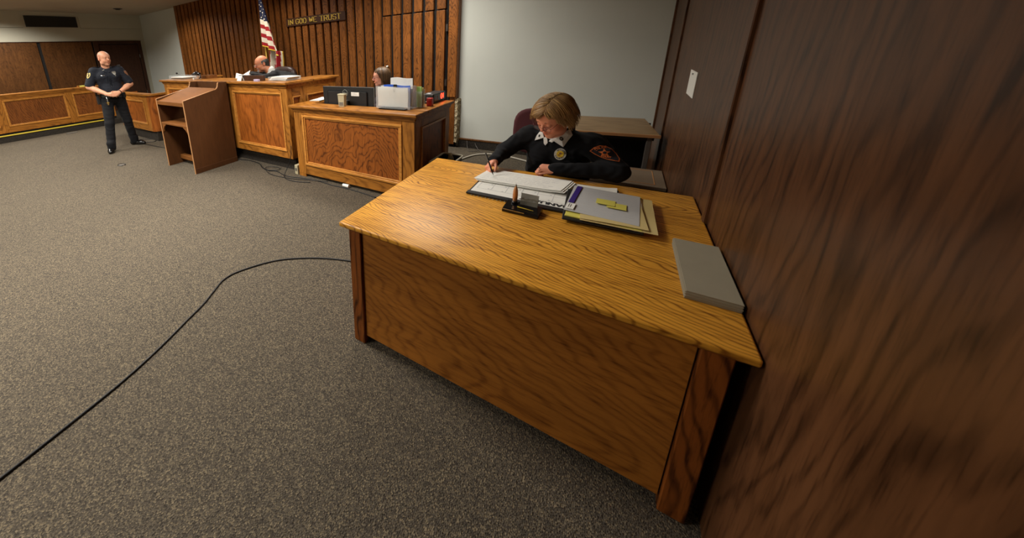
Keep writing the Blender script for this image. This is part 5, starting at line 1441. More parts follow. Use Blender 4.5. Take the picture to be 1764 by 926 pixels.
# ================================================================== seated woman at the foreground desk
W0 = (-0.29, 2.66, 0.0)
wo = thing('person', 'seated person with blond hair and black sweater writing at the foreground desk', 'person', W0)
hd = Frame((-0.290, 2.430, 1.115), (-0.44, -0.80, -0.48), (-0.10, -0.25, 1.0), 1.0)
neck = (-0.285, 2.585, 0.985)
Rsh, Lsh = (-0.455, 2.63, 0.935), (-0.065, 2.60, 0.915)
Rel, Lel = (-0.585, 2.54, 0.825), (0.060, 2.47, 0.805)
Rwr, Lwr = (-0.600, 2.335, 0.803), (-0.240, 2.365, 0.800)
fh_ = Field(); head_prims(fh_, hd, neck, True, True, True)
ch_head = fh_.build(0.0033)
hr = Field()
Rd = nrm((-0.16, -0.80, -0.24))
tR = hand_prims(hr, Rwr, Rd, (0.55, -0.15, -0.80), (0.85, 0.1, 0.35), [(0.65, 0.75, 0.45), (0.8, 0.85, 0.5), (0.95, 0.9, 0.5), (1.05, 0.95, 0.5)], (0.75, 0.35, 0.35), 0.90, 0.85, 0.5)
hr.cone(Rel, Rwr, 0.036, 0.026, 0.02); chR = hr.build(0.0029, lo=(-0.75, 2.05, 0.70), hi=(-0.45, 2.42, 0.95))
hl = Field()
tL = hand_prims(hl, Lwr, (-1.0, -0.14, 0.02), (0.1, 0.35, -0.85), (0.0, -0.5, 0.5), [(1.0, 1.25, 0.7), (1.05, 1.3, 0.7), (1.1, 1.3, 0.7), (1.15, 1.3, 0.7)], (0.85, 0.15, 0.3), 0.92, 0.8, 0.4)
hl.cone(Lel, Lwr, 0.036, 0.027, 0.02); chL = hl.build(0.0029, lo=(-0.42, 2.2, 0.70), hi=(-0.18, 2.48, 0.95))
bd = Field()
bd.ell((-0.275, 2.71, 0.84), (0.15, 0.10, 0.15), None, 0.04); bd.ell((-0.27, 2.78, 0.62), (0.15, 0.11, 0.15), None, 0.08)
bd.cone(Rsh, Lsh, 0.05, 0.05, 0.05); bd.cone(neck, (-0.28, 2.64, 0.90), 0.055, 0.08, 0.04)
for s, e, w_ in ((Rsh, Rel, Rwr), (Lsh, Lel, Lwr)): bd.cone(s, e, 0.044, 0.036, 0.03); bd.cone(e, w_, 0.035, 0.025, 0.02)
knees = ((-0.40, 2.36, 0.50), (-0.16, 2.36, 0.50)); hips = ((-0.37, 2.78, 0.53), (-0.17, 2.78, 0.53)); ank = ((-0.42, 2.44, 0.09), (-0.15, 2.44, 0.09))
for a, b, c in zip(hips, knees, ank): bd.cone(a, b, 0.075, 0.052, 0.04); bd.cone(b, c, 0.05, 0.035, 0.02)
ch_b = bd.build(0.010)
body, _, _ = mesh_np('body', [ch_b, ch_head, chR, chL], 'skin_woman', wo, W0, head_tint(hd, blush=0.45))
# sweater
sw = Field()
sw.ell((-0.275, 2.705, 0.83), (0.195, 0.135, 0.17), None, 0.04); sw.ell((-0.27, 2.75, 0.66), (0.20, 0.165, 0.15), None, 0.09)
sw.cone((-0.42, 2.63, 0.930), (-0.10, 2.61, 0.920), 0.070, 0.070, 0.05); sw.cone((-0.28, 2.62, 0.92), (-0.275, 2.595, 0.985), 0.10, 0.078, 0.05)
for x in (-0.355, -0.205): sw.ell((x, 2.60, 0.82), (0.082, 0.075, 0.085), None, 0.05)
sw.cone(Rsh, Rel, 0.066, 0.052, 0.04); sw.cone(Rel, Rwr, 0.050, 0.035, 0.03)
sw.cone(Lsh, Lel, 0.074, 0.060, 0.04); sw.cone(Lel, np.array(Lwr) + (0.01, 0.004, 0), 0.058, 0.036, 0.035)
sw.cone(np.array(Lwr) + (0.022, 0.008, 0), np.array(Lwr) + (-0.006, -0.002, 0), 0.038, 0.038, 0.008)
sw.cone(np.array(Rwr) + (np.array(Rel) - Rwr) * 0.06, np.array(Rwr) + (np.array(Rel) - Rwr) * 0.16, 0.038, 0.038, 0.008)
# V neck
vd = nrm((-0.10, -1.0, 0.35))
sw.cone((-0.275, 2.60, 1.06), (-0.310, 2.47, 0.99), 0.070, 0.050, 0.006, True)
sw.cone((-0.300, 2.52, 0.99), (-0.328, 2.44, 0.925), 0.045, 0.006, 0.006, True)
sweat, SV, SF = mesh_np('sweater', [sw.build(0.0052, folds(0.0032, 62, 0.7))], 'sweater', wo, W0)
sh = Field()
sh.cone((-0.28, 2.66, 0.86), (-0.28, 2.605, 0.965), 0.100, 0.072, 0.03); sh.ell((-0.29, 2.62, 0.90), (0.12, 0.085, 0.08), None, 0.04)
sh.cone((-0.278, 2.595, 0.98), (-0.280, 2.585, 1.010), 0.069, 0.066, 0.02)
sh.cone((-0.285, 2.59, 1.02), (-0.29, 2.52, 1.00), 0.058, 0.040, 0.004, True)
sh.cut((-0.287, 2.575, 1.012), (-0.03, -0.35, 0.93))
shirt, HV, HF = mesh_np('shirt', [sh.build(0.005)], 'white_cloth', wo, W0)
both = bvh_of(np.concatenate([SV, HV]), np.concatenate([SF, HF + len(SV)]))
sbvh = bvh_of(SV, SF)
def dec(name, par, origin, bvh, c, nrm_, up, fn, mats, lift=0.002, label=None, kind=None, smooth=False):
    z = Vector(nrm(nrm_)); y = Vector(up); y = (y - z * y.dot(z)).normalized(); x = y.cross(z)
    bm = BM(); fn(bm); conform(bm, bvh, frame_mat(c, x, y, z), lift); shift(bm, origin)
    return part(name, bm, mats, par, smooth, label, kind)
# collar wings: x to the viewer's right
CN = (-0.10, -0.92, 0.42)
CC = (-0.315, 2.50, 0.965)
dec('collar', wo, W0, both, CC, CN, (0, 0, 1), lambda bm: patch(bm, [(0.014, -0.008), (0.024, -0.012), (0.085, -0.042), (0.122, 0.045), (0.105, 0.075), (0.085, 0.055), (0.050, 0.020)], 0.0, 0.004, 6), 'white_cloth', 0.007, 'white collar wing with a round pin')
dec('collar', wo, W0, both, CC, CN, (0, 0, 1), lambda bm: patch(bm, [(-0.030, 0.000), (-0.088, -0.022), (-0.080, 0.012), (-0.066, 0.040), (-0.045, 0.035)], 0.0, 0.004, 6), 'white_cloth', 0.007, 'white collar wing partly under the chin')
dec('placket', wo, W0, both, CC, CN, (0, 0, 1), lambda bm: (patch(bm, [(-0.034, 0.0), (-0.014, 0.010), (-0.004, -0.030), (-0.016, -0.048), (-0.026, -0.038)], 0, 0.003, 4), patch(bm, [(0.002, -0.02), (0.022, -0.026), (0.034, -0.012), (0.014, -0.002)], 0, 0.003, 4)), 'white_cloth', 0.006)
def disc(r, n=20, cx=0, cy=0, sy=1.0): return [(cx + r * math.cos(2 * PI * k / n), cy + r * sy * math.sin(2 * PI * k / n)) for k in range(n)]
pin = dec('collar_pin', wo, W0, both, CC, CN, (0, 0, 1), lambda bm: patch(bm, disc(0.0105, 20, 0.072, 0.004), 0.004, 0.006, 3), 'black', 0.008, 'round black collar pin')
dec('pin_emblem', pin, (0, 0, 0), both, CC, CN, (0, 0, 1), lambda bm: patch(bm, disc(0.005, 12, 0.072, 0.004), 0.010, 0.0015, 2), 'steel', 0.008)
for v in pin.children[0].data.vertices: v.co = Vector(v.co) - Vector(W0)
dec('collar_pin', wo, W0, both, CC, CN, (0, 0, 1), lambda bm: patch(bm, [(-0.066, 0.002), (-0.060, 0.004), (-0.060, 0.018), (-0.066, 0.016)], 0.004, 0.005, 2), 'black', 0.008)
# oval badge
BC, BN = (-0.238, 2.50, 0.862), (0.05, -0.95, 0.30)
bup = (0.30, 0, 1)
bg_ = dec('badge', wo, W0, sbvh, BC, BN, bup, lambda bm: patch(bm, disc(0.034, 28, 0, 0, 1.12), 0.0, 0.004, 4), 'badge_silver', 0.003, 'oval silver and gold badge')
def child_dec(par, name, fn, mat, lift, c, n_, up, bvh, org, label=None, kind=None):
    o = dec(name, par, org, bvh, c, n_, up, fn, mat, lift, label, kind); return o
def sunburst(bm):
    pts = []
    for k in range(24):
        r = 0.0225 if k % 2 == 0 else 0.019
        pts.append((r * math.cos(2 * PI * k / 24), r * 1.05 * math.sin(2 * PI * k / 24)))
    patch(bm, pts, 0.004, 0.004, 3)
child_dec(bg_, 'sunburst', sunburst, 'gold', 0.003, BC, BN, bup, sbvh, W0)
child_dec(bg_, 'emblem', lambda bm: (patch(bm, disc(0.007, 14, 0, 0.004), 0.009, 0.002, 2), patch(bm, disc(0.004, 10, -0.004, -0.008), 0.009, 0.002, 2)), 'patch_brown', 0.003, BC, BN, bup, sbvh, W0)
def arc_text(bm, txt, r, a0, a1, h_, lo=False, sy=1.1):
    n = len(txt)
    for i, c in enumerate(txt):
        if c == ' ': continue
        a = a0 + (a1 - a0) * (i + 0.5) / n
        T = Matrix.Translation((r * math.cos(a), r * sy * math.sin(a), 0.0045)) @ Matrix.Rotation(a - PI / 2 + (PI if lo else 0), 4, 'Z') @ Matrix.Translation((-h_ * 0.33, -h_ / 2, 0))
        letters(bm, c, h_, T, 0.0015, 0.24)
child_dec(bg_, 'badge_lettering', lambda bm: (arc_text(bm, 'OFFICER', 0.0265, PI * 0.86, PI * 0.14, 0.0078), arc_text(bm, 'COURT', 0.0265, -PI * 0.8, -PI * 0.2, 0.0078, True)), 'ink', 0.003, BC, BN, bup, sbvh, W0, kind='stuff')
# shoulder patch
PC, PN, PU = (-0.020, 2.50, 0.895), (0.25, -0.82, 0.50), (0.04, -0.1, 1.0)
def shield(s): return [(x * s, y * s) for x, y in ((-0.058, 0.020), (-0.040, 0.040), (-0.012, 0.050), (0.018, 0.047), (0.045, 0.030), (0.066, 0.0), (0.074, -0.035), (0.068, -0.055), (0.045, -0.052), (0.015, -0.042), (-0.012, -0.026), (-0.036, -0.005))]
pt_ = dec('shoulder_patch', wo, W0, sbvh, PC, PN, PU, lambda bm: patch(bm, shield(1.0), 0.0, 0.003, 6), 'patch_orange', 0.002, 'orange bordered shoulder patch with a star')
child_dec(pt_, 'patch_field', lambda bm: patch(bm, shield(0.92), 0.003, 0.0012, 6), 'patch_navy', 0.002, PC, PN, PU, sbvh, W0)
def star_pts(cx, cy, R_, r_, rot=0.3): return [(cx + (R_ if k % 2 == 0 else r_) * math.cos(rot + k * PI / 5), cy + (R_ if k % 2 == 0 else r_) * math.sin(rot + k * PI / 5)) for k in range(10)]
child_dec(pt_, 'patch_star', lambda bm: patch(bm, star_pts(0.004, 0.0, 0.030, 0.012), 0.0045, 0.0015, 3), 'patch_orange', 0.002, PC, PN, PU, sbvh, W0)
child_dec(pt_, 'star_centre', lambda bm: patch(bm, disc(0.009, 14, 0.004, 0.0), 0.006, 0.0018, 2), 'patch_navy', 0.002, PC, PN, PU, sbvh, W0)
def ptxt(bm):
    letters(bm, 'POLICE', 0.012, frame_mat((-0.036, 0.022, 0.0045), (0.93, 0.25, 0), (-0.25, 0.93, 0), (0, 0, 1)), 0.0015, 0.22)
    letters(bm, 'COURT', 0.010, frame_mat((-0.012, -0.022, 0.0045), (0.93, -0.32, 0), (0.32, 0.93, 0), (0, 0, 1)), 0.0015, 0.22)
child_dec(pt_, 'patch_lettering', ptxt, 'patch_orange', 0.002, PC, PN, PU, sbvh, W0, kind='stuff')
# trousers and shoes
tw = Field()
for a, b, c in zip(hips, knees, ank): tw.cone(a, b, 0.092, 0.07, 0.05); tw.cone(b, np.array(c) + (0, 0, 0.02), 0.066, 0.055, 0.02)
tw.ell((-0.27, 2.80, 0.56), (0.19, 0.15, 0.10), None, 0.05)
mesh_np('trousers', [tw.build(0.009, folds(0.004, 40, 2))], 'trousers', wo, W0)
for c in ank:
    fs_ = Field(); fs_.cone((c[0], c[1] + 0.03, 0.045), (c[0], c[1] - 0.12, 0.035), 0.040, 0.036, 0.02); fs_.cone((c[0], c[1], 0.05), (c[0], c[1], 0.10), 0.04, 0.04, 0.02); fs_.cut((0, 0, 0.003), (0, 0, -1))
    mesh_np('shoe', [fs_.build(0.006)], 'shoe', wo, W0)
# face details
brows(wo, W0, hd)
for s in (-1, 1):
    bm = BM(); tube(bm, [hd.p(s * 0.031 + 0.0155 * math.sin(a), 0.0805 + 0.0158 * math.cos(a), -0.0055 - 0.002 * math.cos(a)) for a in np.linspace(-1.1, 1.1, 9)], 0.0012 * hd.k, 5); shift(bm, W0); part('eyelash', bm, 'lash', wo, True)
glasses(wo, W0, hd, 'glass_frame', 0.014)
# hair: an inner cap and many locks
hc = Field(); C_ = (0, -0.018, 0.034)
hc.ell(hd.p(0, -0.020, 0.040), np.array((0.092, 0.108, 0.096)) * hd.k, hd.R, 0.01); hc.ell(hd.p(0, -0.05, -0.02), np.array((0.088, 0.072, 0.085)) * hd.k, hd.R, 0.03)
hc.ell(hd.p(0, 0.085, -0.045), np.array((0.066, 0.075, 0.092)) * hd.k, hd.R, 0.012, True)
cap_, _, _ = mesh_np('hair', [hc.build(0.005)], 'hair_blond', wo, W0, lambda V: np.full((len(V), 3), 0.55))
def w_rad(th, a, t, jr):
    ca = math.cos(a); sa = math.sin(a)
    full = 1.0 + 0.06 * math.sin(min(th, PI) * 1.1)
    rx, ry, rz = 0.101 * full, 0.116 * full, 0.106
    st_ = math.sin(min(th, PI * 0.5))
    x = rx * st_ * sa; y = ry * st_ * ca
    s = min(1.0, th / 1.15); s = s * s * (3 - 2 * s)          # locks leave a parting, not a point
    x += (1 - s) * -0.022; y += (1 - s) * (0.062 * ca - 0.004)
    if th <= PI * 0.5: z = rz * math.sqrt(max(0.0, 1 - (x / (rx * 1.02)) ** 2 - (y / (ry * 1.02)) ** 2)) + 0.004 * (1 - s) * math.sin(s * 3)
    else:
        e = th - PI * 0.5; z = -0.105 * e; f = 1.0 + 0.05 * math.sin(e * 2.2) + (0.10 * max(0, t - 0.75) * 4 * (1 if jr > 0 else -0.4)); x *= f; y *= f
    if ca > 0.3: y += 0.004 + 0.006 * t * ca
    x *= 1 + jr * 6; y *= 1 + jr * 6; z += jr * 0.8
    return (x, y, z)
def w_az(rg): return rg.uniform(-PI, PI)
def w_th1(a, rg):
    b = abs(a)
    base = 1.30 if b < 0.45 else (1.30 + (b - 0.45) * 1.15 if b < 1.15 else 2.20 + 0.18 * math.cos((b - 1.15)))
    return base + rg.uniform(-0.40, 0.16) * (1 if b > 0.5 else 0.6)
strands('hair', wo, W0, hd, 'hair_blond', 2200, lambda a, rg: 0.02 + rg.random() ** 2 * 0.9, w_th1, w_az, w_rad, r=0.0019, jit=0.0080, seg=12, drift=lambda a, rg: 0.42 * (1 if a > -0.25 else -1) * math.exp(-abs(a) * 0.9) + rg.uniform(-0.09, 0.09), seed=5).name = 'hair_locks'
# pen in hand, ring
pn = thing('pen', 'black pen held in the writing hand', 'pen', (-0.58, 2.2, DT + 0.02))
tipp = np.array((-0.553, 2.170, DT + 0.0245)); gp = (tR[0] * 0.5 + tR[4] * 0.5); pdn = nrm(gp - tipp); pdn = nrm((-0.46, 0.30, 0.86))
bm = BM(); tube(bm, [tipp, tipp + pdn * 0.012, tipp + pdn * 0.03, tipp + pdn * 0.15], [0.0008, 0.003, 0.0046, 0.0046], 10); shift(bm, (-0.58, 2.2, DT + 0.02)); part('barrel', bm, 'gloss_black', pn, True)
bm = BM(); tube(bm, [tipp + pdn * 0.10 + np.array((0.0, -0.006, 0)), tipp + pdn * 0.148 + np.array((0.0, -0.006, 0))], 0.0012, 6); shift(bm, (-0.58, 2.2, DT + 0.02)); part('clip', bm, 'steel', pn)

lw = np.array(Lwr); rc_ = lw + np.array((-1.0, -0.14, 0.02)) * 0.084 + np.array((0.0, -0.020, -0.004))
bm = BM(); tube(bm, [rc_ + np.array((0.0, 0.0115 * math.cos(a), 0.0115 * math.sin(a))) for a in np.linspace(0, 2 * PI, 16)[:-1]], 0.0022, 6, closed=True); ball(bm, rc_ + np.array((0, -0.011, 0.004)), 0.0034); shift(bm, W0); part('finger_ring', bm, 'chrome', wo, True)
# ================================================================== standing officer
O0 = (-7.36, 2.38, 0.0)
of = thing('person', 'standing bald officer in navy uniform with clasped hands before the jury rail', 'person', O0)
B = Frame(O0, (0.975, -0.22, 0)); p = B.p
hp = Frame(p(0.0, 0.035, 1.660), (0.97, 0.24, -0.04), (0, 0, 1), 1.06)
oh = Field(); head_prims(oh, hp, p(0, -0.02, 1.46), jaw=1.1)
of_head = oh.build(0.004)
osR, osL = p(0.195, -0.01, 1.445), p(-0.195, -0.01, 1.445)
oeR, oeL = p(0.315, 0.02, 1.185), p(-0.315, 0.03, 1.185)
owR, owL = p(0.085, 0.235, 1.045), p(-0.085, 0.250, 1.060)
def arms(F, k=0.02):
    for s_, e_, w_ in ((osR, oeR, owR), (osL, oeL, owL)):
        F.cone(s_, e_, 0.054, 0.046, k); F.cone(e_, e_ + (w_ - e_) * 0.35, 0.046, 0.046, k); F.cone(e_ + (w_ - e_) * 0.35, w_, 0.046, 0.028, k)
oa = Field(); arms(oa)
hand_prims(oa, owR, -B.X * 1.0 + B.Y * 0.45 - B.Z * 0.12, -B.Y * 0.5 - B.X * 0.1 - B.Z * 0.2, B.Z * 1.0, [(0.35, 0.5, 0.3)] * 4, (0.8, 0.4, 0.1), 1.0, 0.95, 0.3)
hand_prims(oa, owL, B.X * 1.0 + B.Y * 0.35 - B.Z * 0.30, -B.Y * 0.8 - B.X * 0.1, B.Z * 1.0, [(0.25, 0.5, 0.35), (0.3, 0.5, 0.35), (0.35, 0.55, 0.35), (0.4, 0.6, 0.4)], (0.8, 0.5, 0.0), 1.0, 1.0, 0.3)
of_arms = oa.build(0.0042)
ob_ = Field()
ob_.ell(p(0, 0, 1.30), (0.12, 0.12, 0.20), None, 0.05); ob_.ell(p(0, 0, 1.02), (0.12, 0.12, 0.14), None, 0.08); ob_.cone(p(0.16, 0, 1.43), p(-0.16, 0, 1.43), 0.05, 0.05, 0.04)
ohR, ohL = p(0.095, 0, 0.93), p(-0.095, 0, 0.93)
fR = np.array((-7.26, 2.14, 0.09)); fL = np.array((-7.44, 2.60, 0.09))
okR = (ohR + fR) / 2 + B.Y * 0.035; okL = (ohL + fL) / 2 + B.Y * 0.035
for a, b, c in ((ohR, okR, fR), (ohL, okL, fL)): ob_.cone(a, b, 0.08, 0.056, 0.03); ob_.cone(b, c, 0.054, 0.036, 0.02)
mesh_np('body', [ob_.build(0.012), of_head, of_arms], 'skin_officer', of, O0, head_tint(hp, 0.35, 0.55, 0.35))
eyes(of, O0, hp, (0.15, 1, 0)); brows(of, O0, hp)
os_ = Field()
wide = [B.X, B.Y, B.Z]
os_.ell(p(0, 0.0, 1.30), (0.195, 0.135, 0.20), wide, 0.03); os_.ell(p(0, 0.025, 1.10), (0.185, 0.155, 0.16), wide, 0.07)
os_.cone(p(0.155, -0.01, 1.44), p(-0.155, -0.01, 1.44), 0.068, 0.068, 0.05); os_.cone(p(0, -0.015, 1.42), p(0, -0.012, 1.495), 0.10, 0.066, 0.04)
for s in (1, -1): os_.ell(p(s * 0.09, 0.085, 1.35), (0.085, 0.055, 0.075), wide, 0.05)
for s_, e_ in ((osR, oeR), (osL, oeL)): os_.cone(s_, s_ + (e_ - s_) * 0.86, 0.076, 0.074, 0.035)
os_.cone(p(0, -0.01, 1.50), p(0, 0.05, 1.56), 0.062, 0.062, 0.003, True)
for s_, e_ in ((osR, oeR), (osL, oeL)):
    d_ = nrm(e_ - s_); os_.cut(s_ + (e_ - s_) * 0.90 , d_ ) if False else os_.cone(s_ + (e_ - s_) * 0.93, s_ + (e_ - s_) * 1.4, 0.060, 0.060, 0.003, True)
fo_ = folds(0.0022, 48, 1.3)
oshirt, OV, OF = mesh_np('uniform_shirt', [os_.build(0.0062, fo_, lo=p(0, 0, 1.0) - np.array((0.45, 0.45, 0.03)), hi=p(0, 0, 1.55) + np.array((0.45, 0.45, 0.02)))], 'uniform', of, O0)
ot = Field()
ot.ell(p(0, 0.01, 0.97), (0.175, 0.135, 0.12), wide, 0.03)
for a, b, c in ((ohR, okR, fR), (ohL, okL, fL)):
    ot.cone(a, b, 0.100, 0.078, 0.04); ot.cone(b, c + np.array((0, 0, -0.015)), 0.076, 0.068, 0.02)
    ot.cone(c + np.array((0, 0, 0.06)) + B.Y * 0.02, c + np.array((0, 0, 0.0)) + B.Y * 0.02, 0.074, 0.062, 0.02)
ot.cut(p(0, 0, 1.04), (0, 0, 1)); ot.cut((0, 0, 0.022), (0, 0, -1))
mesh_np('trousers', [ot.build(0.0075, folds(0.0035, 34, 0.4))], 'trousers', of, O0)
for c, dr in ((fR, B.Y * 1.0 + B.X * 0.25), (fL, -B.X * 0.75 + B.Y * 0.75)):
    dr = nrm(dr); q = np.array((c[0], c[1], 0.0)); fz = Field()
    fz.cone(q - dr * 0.05 + (0, 0, 0.045), q + dr * 0.14 + (0, 0, 0.042), 0.042, 0.046, 0.02); fz.cone(q + dr * 0.14 + (0, 0, 0.036), q + dr * 0.19 + (0, 0, 0.030), 0.046, 0.034, 0.03); fz.cone(q - dr * 0.02 + (0, 0, 0.05), q + (0, 0, 0.11), 0.045, 0.042, 0.02); fz.cut((0, 0, 0.010), (0, 0, -1))
    o_, _, _ = mesh_np('shoe', [fz.build(0.006)], 'shoe', of, O0)
    bm = BM(); tube(bm, [q + dr * (-0.088) + (0, 0, 0.007), q + dr * 0.02 + (0, 0, 0.007), q + dr * 0.20 + (0, 0, 0.007)], [0.02, 0.03, 0.03], 12)
    for v in bm.verts: v.co.z = 0.002 + max(0, min(1, (v.co.z + 0.03) / 0.06)) * 0.014
    shift(bm, O0); part('sole', bm, 'rubber', o_)
obv = bvh_of(OV, OF)
def od(name, x, y, z, n, fn, mat, up=(0, 0, 1), lift=0.003, label=None, par=None, kind=None):
    nn = n[0] * B.X + n[1] * B.Y + n[2] * B.Z
    return dec(name, par or of, O0, obv, tuple(p(x, y, z)), tuple(nn), up, fn, mat, lift, label, kind)
def rectp(w, h, cx=0, cy=0): return [(cx - w / 2, cy - h / 2), (cx + w / 2, cy - h / 2), (cx + w / 2, cy + h / 2), (cx - w / 2, cy + h / 2)]
for s in (1, -1):
    pk = od('breast_pocket', s * 0.085, 0.15, 1.30, (0, 1, 0), lambda bm: patch(bm, [(-0.05, -0.07), (0.05, -0.07), (0.054, 0.045), (-0.054, 0.045)], 0, 0.003, 4), 'uniform')
    od('pocket_flap', s * 0.085, 0.15, 1.345, (0, 1, 0), lambda bm: patch(bm, [(-0.056, -0.018), (0, -0.032), (0.056, -0.018), (0.056, 0.018), (-0.056, 0.018)], 0.003, 0.004, 3), 'uniform', par=pk)
    od('collar', s * 0.045, 0.10, 1.455, (s * 0.3, 1, 0.6), lambda bm, s=s: patch(bm, [(s * 0.045, 0.035), (s * 0.0, 0.03), (s * -0.005, -0.03), (s * 0.04, -0.04)], 0, 0.006, 4), 'uniform', lift=0.004)
    od('epaulette', s * 0.14, -0.01, 1.51, (s * 0.2, 0.15, 1), lambda bm: patch(bm, rectp(0.11, 0.04), 0, 0.005, 3), 'uniform', up=tuple(B.Y))
od('placket', 0, 0.15, 1.25, (0, 1, 0), lambda bm: patch(bm, [(-0.016, -0.2), (0.016, -0.2), (0.016, 0.2), (-0.016, 0.2)], 0, 0.002, 5), 'uniform')
for k in range(5): od('button', 0, 0.15, 1.10 + k * 0.075, (0, 1, 0), lambda bm: patch(bm, disc(0.006, 8), 0.002, 0.003, 1), 'black')
od('name_bar', 0.085, 0.15, 1.372, (0, 1, 0), lambda bm: patch(bm, rectp(0.06, 0.012), 0.002, 0.004, 2), 'steel', label='narrow silver name bar')
od('collar_brass', 0.058, 0.10, 1.462, (0.3, 1, 0.6), lambda bm: patch(bm, [(-0.018, 0.0), (0.014, 0.018), (0.018, 0.008), (-0.014, -0.010)], 0.009, 0.003, 2), 'silver_pin', label='silver collar letters')
bdg = od('badge', -0.09, 0.15, 1.405, (0, 1, 0.1), lambda bm: patch(bm, [(-0.030, 0.026), (-0.012, 0.034), (0, 0.028), (0.012, 0.034), (0.030, 0.026), (0.027, -0.008), (0, -0.036), (-0.027, -0.008)], 0.0, 0.006, 3), 'silver_pin', label='silver shield badge')
od('microphone_cord', -0.09, 0.15, 1.36, (0, 1, 0), lambda bm: (patch(bm, rectp(0.012, 0.05, 0.012, 0.0), 0.0, 0.005, 2), patch(bm, rectp(0.02, 0.012, 0, -0.028), 0.0, 0.006, 2)), 'silver_pin')
sp_ = od('shoulder_patch', 0.27, 0.03, 1.385, (0.75, 0.65, 0.1), lambda bm: patch(bm, [(-0.032, 0.045), (0.032, 0.045), (0.036, 0.0), (0.022, -0.035), (0, -0.052), (-0.022, -0.035), (-0.036, 0.0)], 0, 0.003, 4), 'patch_gold', label='gold shoulder patch on his right sleeve')
od('patch_emblem', 0.27, 0.03, 1.385, (0.75, 0.65, 0.1), lambda bm: (patch(bm, [(-0.02, 0.028), (0.022, 0.028), (0.024, -0.004), (0.012, -0.028), (-0.01, -0.03), (-0.022, -0.01)], 0.003, 0.002, 3)), 'patch_navy', par=sp_)
od('patch_figure', 0.27, 0.03, 1.385, (0.75, 0.65, 0.1), lambda bm: patch(bm, [(-0.004, 0.02), (0.012, 0.01), (0.004, 0.0), (0.012, -0.018), (-0.006, -0.022), (-0.012, -0.004)], 0.005, 0.002, 2), 'patch_gold', par=sp_)
sl_ = od('shoulder_patch', -0.27, 0.03, 1.385, (-0.75, 0.65, 0.1), lambda bm: patch(bm, [(-0.032, 0.045), (0.032, 0.045), (0.036, 0.0), (0, -0.052), (-0.036, 0.0)], 0, 0.003, 4), 'patch_brown', label='brown shoulder patch on his left sleeve')
# belt and gear
def ring_pts(z, rx, ry, cy=0.01, n=32): return [B.p(rx * math.cos(2 * PI * k / n), cy + ry * math.sin(2 * PI * k / n), z) for k in range(n)]
bm = BM()
A_ = [[bm.verts.new(q) for q in ring_pts(z, rx, ry)] for z, rx, ry in ((0.985, 0.186, 0.148), (0.985, 0.194, 0.156), (1.040, 0.194, 0.156), (1.040, 0.186, 0.148))]
for i in range(4):
    X_, Y_ = A_[i], A_[(i + 1) % 4]
    for k in range(32): bm.faces.new((X_[k], X_[(k + 1) % 32], Y_[(k + 1) % 32], Y_[k]))
shift(bm, O0); belt = part('duty_belt', bm, 'gloss_black', of)
def gear(name, x, y, z, sx, sy, sz, rot=0.0, mat='matt_black', label=None):
    bm = BM(); T = B.mat() @ Matrix.Translation((x, y, z)) @ Matrix.Rotation(rot, 4, 'Z'); box(bm, -sx, sx, -sy, sy, -sz, sz, 0.008, T=T, seg=2); shift(bm, O0); return part(name, bm, mat, belt, label=label)
gear('buckle', 0, 0.170, 1.012, 0.032, 0.006, 0.024, 0, 'steel', 'metal belt buckle'); gear('pouch', 0.085, 0.165, 1.005, 0.024, 0.018, 0.040, -0.3); gear('pouch', -0.10, 0.162, 1.005, 0.026, 0.018, 0.040, 0.35); gear('pouch', -0.17, 0.10, 1.0, 0.03, 0.02, 0.05, 1.0)
gear('holster', 0.225, -0.01, 0.955, 0.024, 0.045, 0.09, 0.1); gear('holster_grip', 0.24, 0.015, 1.05, 0.014, 0.022, 0.035, 0.1, 'gloss_black')
bm = BM(); kx = 0.115
tube(bm, [B.p(kx, 0.170, 1.0), B.p(kx, 0.180, 0.965)], 0.006, 6)
for k in range(3): tube(bm, [B.p(kx + 0.012 * math.cos(a), 0.18, 0.955 - 0.026 * k + 0.012 * math.sin(a)) for a in np.linspace(0, 2 * PI, 10)[:-1]], 0.0032, 5, closed=True)
shift(bm, O0); ky = part('key_ring', bm, 'chrome', belt, label='silver chain with keys')
for k in range(3):
    bm = BM(); T = B.mat() @ Matrix.Translation((kx - 0.004 + 0.012 * (k - 1), 0.182 + 0.003 * k, 0.855)) @ Matrix.Rotation(0.2 * (k - 1), 4, 'Y'); box(bm, -0.003, 0.003, -0.0015, 0.0015, 0, 0.04, 0.001, T=T); box(bm, -0.007, 0.007, -0.0015, 0.0015, 0.035, 0.05, 0.001, T=T); shift(bm, O0); part('key', bm, 'brass' if k == 1 else 'chrome', belt)
bm = BM(); wd = nrm(owL - oeL); wc = owL - wd * 0.018; ux = nrm(np.cross(wd, (0, 0, 1))); uz = np.cross(ux, wd)
tube(bm, [wc + (ux * math.cos(a) + uz * math.sin(a)) * 0.034 for a in np.linspace(0, 2 * PI, 20)[:-1]], 0.0075, 6, closed=True); shift(bm, O0); wt = part('watch', bm, 'gloss_black', of, True)
bm = BM(); ball(bm, wc + uz * 0.036 + B.Y * 0.012, (0.014, 0.014, 0.007)); shift(bm, O0); part('watch_face', bm, 'steel', wt, True)
bm = BM(); bm2 = B.mat() @ Matrix.Translation((-0.20, 0.02, 1.505)); box(bm, -0.022, 0.022, -0.02, 0.02, -0.03, 0.035, 0.008, T=bm2, seg=2); shift(bm, O0); part('shoulder_microphone', bm, 'matt_black', of, label='black radio microphone on his left shoulder')

